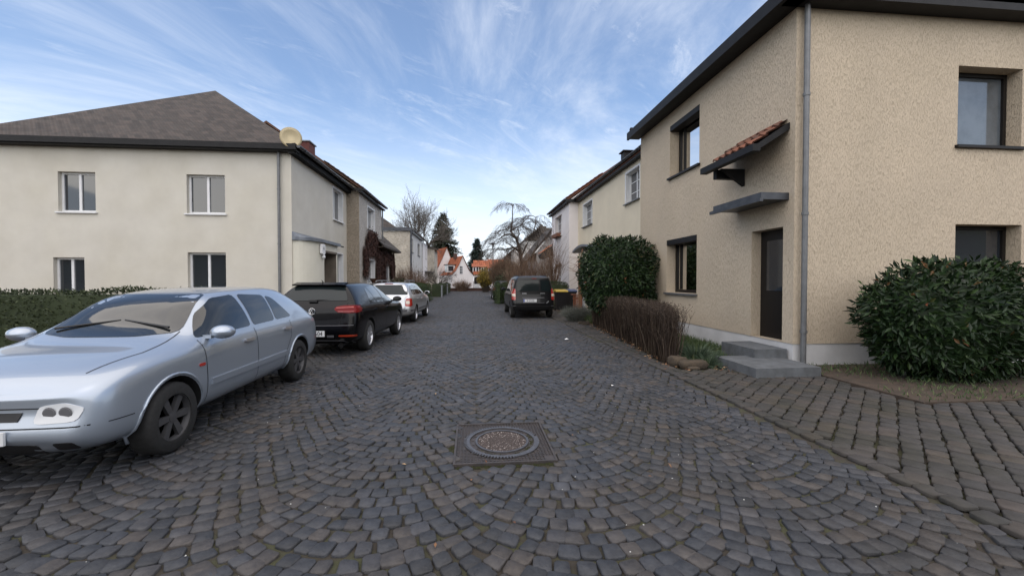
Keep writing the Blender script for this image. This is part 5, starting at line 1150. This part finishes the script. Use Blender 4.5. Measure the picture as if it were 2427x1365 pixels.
    def plate(s, x, z, txt, w=.52, blue=True, tx=0, size=.105, tilt=0, seal=None):
        h = s.hit(x, z, 'back')[0]; q = MB(); y = h.y-.016; q.box(x-w/2, x+w/2, y-.006, y+.02, z-.055, z+.055); p = part('number_plate', q, 'plate_white', s.root)
        if blue: q = MB(); q.box(x-w/2+.004, x-w/2+.045, y-.0075, y-.0062, z-.051, z+.051); part('plate_band', q, 'plate_blue', p)
        me = text_mesh('plate_text', txt, size, 'plate_black', Matrix.Translation((x+tx, y-.009, z-.002)) @ Matrix.Diagonal((.86, 1, 1, 1)) @ Matrix.Rotation(R(90), 4, 'X')); part('plate_text', me, [], p)
        return p
def stations(L, W, H, zb, br, bf, yt, yrf, ycw, tail=0., hood=.90, roofw=.63):
    """rear to front; br/bf belt height rear/front, yt rear roof edge, yrf front roof edge, ycw cowl"""
    return [(0.01, yt-.04+tail, zb+.14, br-.02, H-.10, W*.86, W*(roofw-.13)), (.05, yt, zb+.04, br, H-.045, W*.955, W*(roofw-.05)), (.20, yt+.10, zb, br, H-.022, W*.985, W*(roofw-.02)),
            (.55, yt+.35, zb-.01, br, H-.006, W*.998, W*roofw), (L*.30, L*.29, zb-.01, br-.005, H, W, W*(roofw+.005)), (L*.47, L*.42, zb-.01, (br+bf)/2, H-.002, W, W*(roofw+.005)),
            (L*.60, yrf-.12, zb-.01, bf+.02, H-.04, W, W*roofw), (L*.68, yrf+.16, zb-.01, bf, H-.13, W*.998, W*(roofw-.02)),
            (ycw+.02, ycw, zb-.01, bf-.02, bf+.05, W*.995, W*.70), (L*.86, L*.86, zb, hood-.07, hood-.01, W*.985, W*.66), (L*.94, L*.935, zb+.01, hood-.13, hood-.07, W*.955, W*.60), (L-.08, L-.10, zb+.03, hood-.19, hood-.13, W*.90, W*.5), (L-.02, L-.05, zb+.08, hood-.24, hood-.19, W*.80, W*.42), (L, L-.03, zb+.12, hood-.27, hood-.22, W*.70, W*.4)]
# ---- black hatchback
G = Car('parked_car', 'glossy black five door hatchback parked between two silver cars, number ending 2504', (-3.10, 8.38, 0), R(-3.4),
        stations(4.26, .895, 1.455, .22, 1.00, .92, .40, 2.45, 3.20, hood=.98), 'paint_black', (.80, 3.42), .325, 4.26, .895, 'cars parked along the kerb', spokes=10)
for v in ('r', 'l'):
    G.patch('side_window', [(1.02, 1.0), (.98, 1.08), (1.12, 1.30), (1.28, 1.34), (1.42, 1.0)], v, 'car_glass'); G.patch('side_window', [(1.45, 1.0), (1.31, 1.345), (1.93, 1.37), (2.03, .985)], v, 'car_glass'); G.patch('side_window', [(2.09, .985), (2.01, 1.37), (2.45, 1.345), (2.78, 1.22), (3.10, .965)], v, 'car_glass')
    G.line('window_trim', [(.98, 1.0), (2.0, .975), (3.15, .95)], v, 'plastic_black', .02, .006)
    for x in ((2.06, .97), (1.12, .975), (3.08, .94)): G.line('door_gap', [x, (x[0]-(.0 if x[0] > 2 else -.1), .6), (x[0]-(.02 if x[0] > 2 else -.16), .27)], v, 'arch_dark', .008)
    G.line('sill_trim', [(1.25, .235), (2.95, .235)], v, 'chrome', .016, .012); G.patch('door_handle', [(1.18, .84), (1.18, .87), (1.40, .875), (1.40, .845)], v, 'paint_black', .03); G.patch('door_handle', [(2.14, .825), (2.14, .855), (2.36, .86), (2.36, .83)], v, 'paint_black', .03)
    G.line('shoulder_line', [(.25, .875), (1.6, .85), (3.9, .80)], v, 'arch_dark', .006, .001)
rwn = G.patch('rear_window', [(-.50, 1.375), (.50, 1.375), (.645, 1.09), (-.645, 1.09)], 'back', 'rear_glass', .006)
q = MB(); q.extr([(.30, 1.41), (.52, 1.455), (.52, 1.43), (.32, 1.385)], 'x', -.52, .52); part('roof_spoiler', q, 'paint_black', G.root)
q = MB(); q.tube([(0, .13, 1.09), (-.1, .125, 1.105), (.38, .17, 1.12)], [.018, .012, .006], 6); q.obox((-.02, .11, 1.085), .16, .04, .035); part('rear_wiper', q, 'plastic_black', G.root)
for sg in (-1, 1):
    t_ = G.patch('tail_light', [(sg*.42, .925), (sg*.45, .975), (sg*.60, 1.0), (sg*.83, 1.0), (sg*.875, .96), (sg*.87, .86), (sg*.72, .855), (sg*.50, .865)], 'back', 'lens_red', .012)
    G.line('light_bar', [(sg*.46, .95), (sg*.84, .965)], 'back', 'lens_bright', .012, .018, t_); G.line('light_bar', [(sg*.50, .885), (sg*.85, .885)], 'back', 'lens_bright', .012, .018, t_)
    G.patch('tail_light', [(.06, .87), (.10, .99), (.22, .985), (.33, .93), (.26, .89)], 'r' if sg > 0 else 'l', 'lens_red', .01)
    G.patch('rear_reflector', [(sg*.52, .40), (sg*.52, .43), (sg*.84, .435), (sg*.84, .40)], 'back', 'reflector_red', .008)
    q = MB(); h = G.hit(sg*.55, .30, 'back')[0]; q.lathe([(.062, 0), (.062, .16), (.052, .16), (.052, .02)], (sg*.55, h.y-.06, .235), axis='y', n=22, cap=False); part('exhaust_pipe', q, 'chrome', G.root, True)
    q = MB(); q.lathe([(.05, 0), (.05, .005)], (sg*.55, h.y+.0, .235), axis='y', n=16); part('exhaust_hole', q, 'arch_dark', G.root)
G.line('bumper_seam', [(-.8, .62), (-.45, .615), (.45, .615), (.8, .62)], 'back', 'bumper_grey', .012, .006); G.line('tailgate_seam', [(-.52, .63), (-.60, .84), (-.66, 1.06)], 'back', 'arch_dark', .01); G.line('tailgate_seam', [(.52, .63), (.60, .84), (.66, 1.06)], 'back', 'arch_dark', .01)
G.line('diffuser_lip', [(-.85, .24), (-.72, .25), (-.6, .325), (.6, .325), (.72, .25), (.85, .24)], 'back', 'bumper_grey', .014, .012)
G.patch('bumper_painted_glint', [(.30, .39), (.30, .425), (.43, .425), (.43, .39)], 'back', 'bumper_grey', .012, rnd=False)  # grey patch painted on for the reflection of a light square
G.plate(0, .46, '2504', tx=.125, size=.118); G.mirror_pair(2.92, 1.01, 'paint_black')
h = G.hit(0, .89, 'back')[0]; q = MB(); q.lathe([(.058, .0), (.066, -.014), (.058, -.016), (.054, -.008)], (0, h.y-.004, .89), axis='y', n=28, cap=False); em = part('emblem', q, 'chrome', G.root, True)
q = MB(); q.lathe([(.056, 0), (.056, -.006)], (0, h.y-.004, .89), axis='y', n=24); part('emblem_disc', q, 'emblem_dark', em)
q = MB(); yy = h.y-.016
for pts in ([(-.022, .935), (0, .897), (.022, .935)], [(-.044, .915), (-.021, .852), (0, .893), (.021, .852), (.044, .915)]): q.tube([(x, yy, z) for x, z in pts], .0052, 6)
part('emblem_letters', q, 'chrome', em)
q = MB(); q.tube([(0, .55, 1.45), (0, .47, 1.50)], [.014, .005], 6); part('antenna', q, 'plastic_black', G.root)
G.patch('windscreen', [(-.52, 1.36), (.52, 1.36), (.66, 1.02), (-.66, 1.02)], 'front', 'car_glass'); 
for sg in (-1, 1): G.patch('headlight', [(sg*.45, .60), (sg*.45, .68), (sg*.72, .74), (sg*.76, .64)], 'front', 'lens_clear')
G.patch('grille', [(-.45, .42), (-.45, .56), (.45, .56), (.45, .42)], 'front', 'plastic_black')
# ---- silver estate
def common_sides(c, wins, zs, paint, gaps, handles, trim=None):
    for v in ('r', 'l'):
        for w_ in wins: c.patch('side_window', w_, v, 'car_glass')
        for g_ in gaps: c.line('door_gap', g_, v, 'arch_dark', .008)
        for (a, b) in handles: c.patch('door_handle', [(a, b-.015), (a, b+.018), (a+.2, b+.02), (a+.2, b-.013)], v, paint, .028)
        if trim: c.patch('side_strip', [(trim[0], trim[2]-.03), (trim[0], trim[2]+.03), (trim[1], trim[2]+.03), (trim[1], trim[2]-.03)], v, 'bumper_grey', .014, rnd=False)
F_ = Car('parked_car', 'silver estate car with roof rails, parked ahead of the black hatchback', (-2.86, 14.42, 0), R(-3.2),
         stations(4.22, .823, 1.43, .24, .96, .93, .22, 2.35, 3.05, hood=.94, roofw=.70), 'paint_silver', (.90, 3.36), .30, 4.22, .823, 'cars parked along the kerb', spokes=9)
common_sides(F_, [[(.42, .99), (.44, 1.30), (.86, 1.335), (1.0, .99)], [(1.05, .99), (.93, 1.34), (1.68, 1.35), (1.78, .98)], [(1.84, .98), (1.76, 1.35), (2.3, 1.33), (2.6, 1.2), (2.95, .96)]], 0, 'paint_silver', [[(1.80, .95), (1.80, .28)], [(1.03, .95), (1.10, .7), (1.28, .45), (1.3, .28)], [(2.94, .93), (2.92, .28)]], [(1.12, .84), (1.9, .82)], (1.33, 2.9, .46))
F_.patch('rear_window', [(-.60, 1.335), (.60, 1.335), (.68, 1.0), (-.68, 1.0)], 'back', 'rear_glass', .006); F_.patch('brake_light', [(-.14, 1.36), (-.14, 1.38), (.14, 1.38), (.14, 1.36)], 'back', 'lens_red', .01, rnd=False)
for sg in (-1, 1):
    t_ = F_.patch('tail_light', [(sg*.60, .60), (sg*.62, .88), (sg*.78, .88), (sg*.80, .74), (sg*.79, .60)], 'back', 'lens_bright', .014)
    F_.patch('tail_light_lens', [(sg*.63, .69), (sg*.63, .79), (sg*.74, .79), (sg*.74, .69)], 'back', 'lens_clear', .018, t_, rnd=True); F_.patch('tail_light', [(.06, .61), (.06, .87), (.16, .86), (.18, .62)], 'r' if sg > 0 else 'l', 'lens_bright', .01)
    q = MB(); x = sg*.50; q.tube([(x, .40, 1.42), (x, .46, 1.475), (x, 1.2, 1.49), (x, 2.1, 1.475), (x, 2.2, 1.42)], .016, 8); q.box(x-.015, x+.015, 1.15, 1.2, 1.40, 1.48); part('roof_rail', q, 'grey_metal', F_.root, True)
F_.patch('bumper_strip', [(-.78, .43), (-.78, .50), (.78, .50), (.78, .43)], 'back', 'bumper_grey', .02, rnd=False); F_.patch('bumper_strip', [(.05, .43), (.05, .50), (.55, .49), (.55, .44)], 'r', 'bumper_grey', .016, rnd=False)
F_.line('sill_trim', [(1.3, .25), (2.95, .25)], 'r', 'chrome', .03, .01); F_.line('tailgate_seam', [(-.60, .52), (-.60, .92), (-.68, .96)], 'back', 'arch_dark', .01); F_.line('tailgate_seam', [(.60, .52), (.59, .90), (.68, .96)], 'back', 'arch_dark', .01); F_.line('tailgate_seam', [(-.6, .52), (.6, .52)], 'back', 'arch_dark', .01)
F_.patch('tailgate_badge', [(.36, .80), (.36, .85), (.48, .85), (.48, .80)], 'back', 'rim_silver', .006, rnd=False)
q = MB(); q.tube([(0, .42, 1.43), (0, .25, 1.80)], [.008, .003], 6); part('antenna', q, 'plastic_black', F_.root); F_.mirror_pair(2.82, 1.0, 'paint_silver')
F_.patch('windscreen', [(-.55, 1.33), (.55, 1.33), (.62, 1.0), (-.62, 1.0)], 'front', 'car_glass')
# ---- silver-blue hatchback at the left, facing the viewer
A_c = Car('parked_car', 'pale silver blue hatchback at the near left with black plastic wheel covers', (-3.42, 7.28, 0), R(180),
          stations(4.11, .855, 1.42, .22, .93, .90, .72, 2.45, 3.05, hood=.92), 'paint_silverblue', (.80, 3.41), .305, 4.11, .855, 'cars parked along the kerb', rim='rim_dull', spokes=6)
common_sides(A_c, [[(.95, .98), (1.22, 1.26), (1.36, 1.29), (1.42, .97)], [(1.46, .97), (1.40, 1.30), (1.95, 1.33), (2.0, .96)], [(2.06, .96), (2.03, 1.33), (2.4, 1.30), (2.7, 1.16), (3.0, .94)]], 0, 'rim_silver', [[(2.03, .93), (2.03, .27)], [(1.06, .93), (1.10, .72), (1.28, .5), (1.32, .27)], [(3.0, .92), (2.98, .27)]], [(1.12, .83), (2.12, .81)])
A_c.patch('rear_window', [(-.45, 1.34), (.45, 1.34), (.60, 1.0), (-.60, 1.0)], 'back', 'rear_glass', .006)
for sg in (-1, 1):
    A_c.patch('tail_light', [(sg*.56, .66), (sg*.60, .90), (sg*.74, .90), (sg*.80, .66)], 'back', 'lens_red', .01)
    hl = A_c.patch('headlight', [(sg*.40, .50), (sg*.42, .62), (sg*.58, .64), (sg*.69, .60), (sg*.66, .51)], 'front', 'lamp_glass', .008)
    for cx_ in (.49, .59): h_ = A_c.hit(sg*cx_, .57, 'front')[0]; q = MB(); q.lathe([(.045, .0), (.035, .004)], (sg*cx_, h_.y+.009, .57), axis='y', n=16); part('bulb_reflector', q, 'bumper_grey', hl)
    A_c.line('bonnet_gap', [(sg*.60, 2.98), (sg*.64, 3.5), (sg*.56, 3.92)], 'top', 'arch_dark', .008)
    h_ = A_c.hit(sg*.45, 2.98, 'top')[0]; q = MB(); q.tube([(sg*.5, 2.98, h_.z+.02), (sg*.02, 2.86, h_.z+.085)], [.012, .006], 6); part('wiper', q, 'plastic_black', A_c.root)
    for y in (.80, 3.41):                          # pressed lip round each wheel arch
        q = MB(); pts = []
        for a in range(-14, 195, 9):
            yy, zz_ = y+.375*math.cos(R(a)), .305+.375*math.sin(R(a))
            hh = A_c.hit(yy, zz_, 'r' if sg > 0 else 'l')[0]; pts.append((hh.x, yy, zz_))
        q.tube(pts, .014, 6); part('arch_lip', q, 'paint_silverblue', A_c.root, True)
    A_c.patch('side_strip', [(1.24, .47), (1.24, .53), (2.93, .53), (2.93, .47)], 'r' if sg > 0 else 'l', 'paint_silverblue', .018, rnd=False)
    A_c.patch('fog_light', [(sg*.52, .30), (sg*.52, .37), (sg*.64, .37), (sg*.64, .30)], 'front', 'plastic_black', .004)
    A_c.patch('side_indicator', [(3.02, .68), (3.02, .71), (3.10, .71), (3.10, .68)], 'r' if sg > 0 else 'l', 'lens_bright', .008)
A_c.patch('windscreen', [(-.45, 1.345), (.45, 1.345), (.60, 1.0), (.3, .975), (-.3, .975), (-.60, 1.0)], 'front', 'car_glass'); A_c.mirror_pair(2.85, .98, 'paint_silverblue')
A_c.patch('grille', [(-.30, .52), (-.32, .58), (.32, .58), (.30, .52)], 'front', 'plastic_black', .006, rnd=False); A_c.patch('lower_grille', [(-.42, .26), (-.42, .36), (.42, .36), (.42, .26)], 'front', 'plastic_black', .004)
A_c.line('bumper_seam', [(-.72, .475), (.72, .475)], 'front', 'arch_dark', .009); A_c.line('bonnet_gap', [(-.55, .605), (.55, .605)], 'front', 'arch_dark', .008)
h_ = A_c.hit(0, .42, 'front')[0]; q = MB(); q.box(-.26, .26, h_.y+.004, h_.y+.02, .375, .465); pp = part('number_plate', q, 'plate_white', A_c.root); q = MB(); q.box(.215, .256, h_.y+.0202, h_.y+.022, .379, .461); part('plate_band', q, 'plate_blue', pp)
A_c.line('bumper_seam', [(.12, .62), (.12, .3)], 'l', 'arch_dark', .007); A_c.line('bumper_seam', [(3.82, .47), (4.0, .47)], 'l', 'arch_dark', .007)
# ---- black van-like estate on the right
V = Car('parked_van', 'black high roofed estate van with split rear doors, parked on the right beside the bins', (2.40, 15.95, 0), R(0),
        stations(4.45, .865, 1.68, .30, 1.03, 1.0, .10, 2.75, 3.45, hood=1.0, roofw=.76), 'paint_van', (.74, 3.6), .31, 4.45, .865, 'cars parked along the kerb', cat='van', rim='rim_dull', spokes=8)
common_sides(V, [[(.25, 1.07), (.28, 1.45), (.98, 1.49), (1.0, 1.06)], [(1.06, 1.06), (1.04, 1.49), (1.9, 1.5), (1.95, 1.05)], [(2.02, 1.05), (2.0, 1.5), (2.6, 1.48), (2.95, 1.3), (3.25, 1.03)]], 0, 'plastic_black', [[(1.98, 1.0), (1.98, .3)], [(1.03, 1.0), (1.1, .7), (1.2, .3)], [(3.2, 1.0), (3.2, .3)]], [(1.12, .9), (2.06, .9)])
V.patch('rear_window', [(-.62, 1.49), (.20, 1.49), (.22, 1.08), (-.66, 1.08)], 'back', 'rear_glass', .006); V.patch('rear_window', [(.28, 1.49), (.62, 1.49), (.66, 1.08), (.28, 1.08)], 'back', 'rear_glass', .006)
V.line('door_gap', [(.25, 1.53), (.25, .52)], 'back', 'arch_dark', .012); V.line('door_gap', [(-.68, .52), (-.69, 1.5)], 'back', 'arch_dark', .01); V.line('door_gap', [(.68, .52), (.69, 1.5)], 'back', 'arch_dark', .01)
V.patch('brake_light', [(-.06, 1.545), (-.06, 1.575), (.12, 1.575), (.12, 1.545)], 'back', 'lens_red', .01, rnd=False)
for sg in (-1, 1):
    t_ = V.patch('tail_light', [(sg*.70, .72), (sg*.70, 1.16), (sg*.77, 1.17), (sg*.825, 1.10), (sg*.84, .74)], 'back', 'lens_bright', .014)
    V.patch('tail_light_lens', [(sg*.71, .86), (sg*.71, .97), (sg*.82, .97), (sg*.825, .86)], 'back', 'lens_clear', .02, t_, rnd=False)
    q = MB(); x = sg*.55; q.tube([(x, .30, 1.60), (x, .38, 1.665), (x, 1.3, 1.68), (x, 2.4, 1.665), (x, 2.5, 1.60)], .018, 8); q.box(x-.02, x+.02, 1.25, 1.33, 1.58, 1.67); part('roof_rail', q, 'plastic_black', V.root, True)
    V.line('chrome_badge', [(sg*.36-.09, .985), (sg*.36+.09, .985)], 'back', 'rim_silver', .014, .004); V.patch('rear_reflector', [(sg*.68, .48), (sg*.68, .51), (sg*.80, .51), (sg*.80, .48)], 'back', 'grey_metal', .012)
V.patch('rear_bumper', [(-.84, .30), (-.86, .50), (.86, .50), (.84, .30)], 'back', 'plastic_black', .03); V.patch('plate_trim', [(-.44, .80), (-.44, .83), (.42, .83), (.42, .80)], 'back', 'bumper_grey', .02, rnd=False)
V.line('plate_trim', [(-.42, .62), (.42, .62)], 'back', 'bumper_grey', .014, .01)
V.plate(-.14, .705, 'K CS 22', tx=.02, size=.10); V.patch('door_sticker', [(.48, .61), (.58, .70), (.61, .67), (.52, .59)], 'back', 'grey_metal', .004, rnd=False)
V.mirror_pair(3.2, 1.1, 'plastic_black'); V.patch('windscreen', [(-.6, 1.52), (.6, 1.52), (.68, 1.1), (-.68, 1.1)], 'front', 'car_glass')
# ---- small dark car far down the right side
K = Car('parked_car', 'small dark car far down the right side, half hidden by the clipped hedge', (2.42, 31.6, 0), R(0),
        stations(3.9, .83, 1.46, .22, .97, .93, .36, 2.3, 2.95, hood=.93), 'paint_van', (.7, 3.1), .30, 3.9, .83, 'cars parked along the kerb', spokes=6)
common_sides(K, [[(.9, .98), (1.1, 1.32), (1.7, 1.34), (1.8, .97)], [(1.88, .97), (1.8, 1.34), (2.3, 1.3), (2.85, .95)]], 0, 'paint_van', [[(1.84, .93), (1.84, .3)]], [(1.95, .84)])
K.patch('rear_window', [(-.5, 1.36), (.5, 1.36), (.62, 1.05), (-.62, 1.05)], 'back', 'rear_glass', .006)
for sg in (-1, 1): K.patch('tail_light', [(sg*.62, .72), (sg*.62, .95), (sg*.76, .95), (sg*.79, .72)], 'back', 'lens_bright', .012)
K.plate(0, .55, '', blue=False) if False else None
K.mirror_pair(2.7, 1.0, 'rim_silver')

# ============================================================ SMALL THINGS
def rock(label, c, sx, sy, sz, rz, seed):
    rg = random.Random(seed); q = MB(); prof = []; n = 16; rings = 8; vs = []
    for i in range(rings+1):
        t_ = math.pi*i/rings
        for j in range(n):
            a = 2*math.pi*j/n; x, y, z = math.sin(t_)*math.cos(a), math.sin(t_)*math.sin(a), math.cos(t_)
            f = lambda v: math.copysign(abs(v)**.6, v); k_ = 1+rg.uniform(-.10, .10)
            x, y, z = f(x)*sx*k_, f(y)*sy*k_, f(z)*sz*k_; vs.append((c[0]+x*math.cos(rz)-y*math.sin(rz), c[1]+x*math.sin(rz)+y*math.cos(rz), c[2]+z))
    q.add(vs, [(i*n+j, (i+1)*n+j, (i+1)*n+(j+1) % n, i*n+(j+1) % n) for i in range(rings) for j in range(n)])
    return solo('rock', q, 'sandstone', label, 'rock', 'sandstones at the flower bed', True)
rock('upright sandstone at the near foot of the twig hedge', (3.62, 6.98, .06), .15, .14, .10, .3, 1); rock('long brown sandstone lying in front of the sedge', (3.80, 6.76, .045), .25, .11, .085, .08, 2); rock('small flat sandstone in front of the long one', (3.70, 6.58, .02), .11, .05, .03, .1, 3)
def bin_(label, x, y, w, lidm, lid='open'):
    h = thing('wheelie_bin', label, 'bin', (x, y, 0), 'wheelie bins'); q = MB(); d = w*1.15; H_ = .93
    vs = [(x+sx*w/2*k, y+sy*d/2*k, z) for z, k in ((.06, .80), (H_, 1)) for sx, sy in ((-1, -1), (1, -1), (1, 1), (-1, 1))]
    q.add(vs, [(3, 2, 1, 0), (4, 5, 6, 7), (0, 1, 5, 4), (1, 2, 6, 5), (2, 3, 7, 6), (3, 0, 4, 7)]); q.box(x-w/2-.02, x+w/2+.02, y-d/2-.03, y+d/2+.01, H_-.05, H_-.002); part('container', q, 'bin_black', h)
    q = MB(); q.extr([(y-d/2-.05, H_), (y-d/2-.05, H_+.03), (y-d/2+.05, H_+.075), (y+d/2-.05, H_+.12), (y+d/2+.04, H_+.06), (y+d/2+.04, H_)], 'x', x-w/2-.025, x+w/2+.025); part('lid', q, lidm, h)
    q = MB(); q.tube([(x-w/2-.02, y+d/2+.07, H_-.02), (x+w/2+.02, y+d/2+.07, H_-.02)], .016, 8); part('handle', q, 'bin_black', h)
    for sg in (-1, 1): q = MB(); q.lathe([(.1, -.025), (.1, .025)], (x+sg*w*.40, y+d/2-.02, .1), axis='x', n=18); part('wheel', q, 'tyre', h)
bin_('black wheelie bin with a yellow lid beside the van', 4.33, 19.9, .54, 'bin_yellow'); bin_('black wheelie bin with a dark blue lid, right of the yellow lidded one', 4.93, 20.5, .54, 'bin_blue')
q = MB()
for i in range(6): q.box(4.72+i*.075, 4.772+i*.075, 18.9, 18.93, .0, .80+.01*(i % 2))
q.box(4.70, 5.18, 18.931, 18.96, .2, .26); q.box(4.70, 5.18, 18.931, 18.96, .62, .68); q.box(4.68, 5.2, 18.85, 19.3, .812, .84)
solo('wooden_rack', q, 'orange_wood', 'orange brown slatted wooden rack between the blue lidded bin and the post', 'rack')
q = MB(); q.add([(2.31, 10.12, .02), (2.40, 10.09, .035), (2.43, 10.18, .02), (2.37, 10.2, .045), (2.33, 10.21, .02)], [(0, 1, 2, 3, 4)]); solo('paper_scrap', q, 'paper', 'crumpled white scrap of paper on the cobbles', 'litter')
q = MB(); q.add([(1.95, 5.62, .02), (1.98, 5.6, .028), (1.99, 5.63, .02), (1.96, 5.645, .03)], [(0, 1, 2, 3)]); solo('paper_scrap', q, 'paper', 'tiny white scrap in front of the pavement, nearer the viewer', 'litter')
# drain strip beside the parked cars
q = MB()
for i in range(10): q.box(-1.99+i*.0, -1.93, 8.2+i*.05, 8.235+i*.05, -.02, .004)
q.box(-2.01, -1.99, 8.18, 8.72, -.02, .006); q.box(-1.93, -1.91, 8.18, 8.72, -.02, .006)
solo('drain_grate', q, 'cast_iron', 'narrow iron drain grate in the cobbles beside the black hatchback', 'drain')
# low border stones by the lavender and left garden wall
q = MB(); q.box(3.62, 3.98, 13.72, 13.86, -.03, .09); q.box(3.66, 3.9, 13.4, 13.52, -.03, .07); solo('border_stone', q, 'sandstone', 'mossy border stones at the far end of the twig hedge', 'stone')
q = MB(); q.box(-6.2, -5.95, 31.9, 40.4, -.05, .95); q.box(-6.24, -5.91, 31.9, 40.4, .952, 1.0)
solo('garden_wall', q, 'weathered_cream', 'low pale garden wall between the roughcast and the weathered cream house', 'wall')
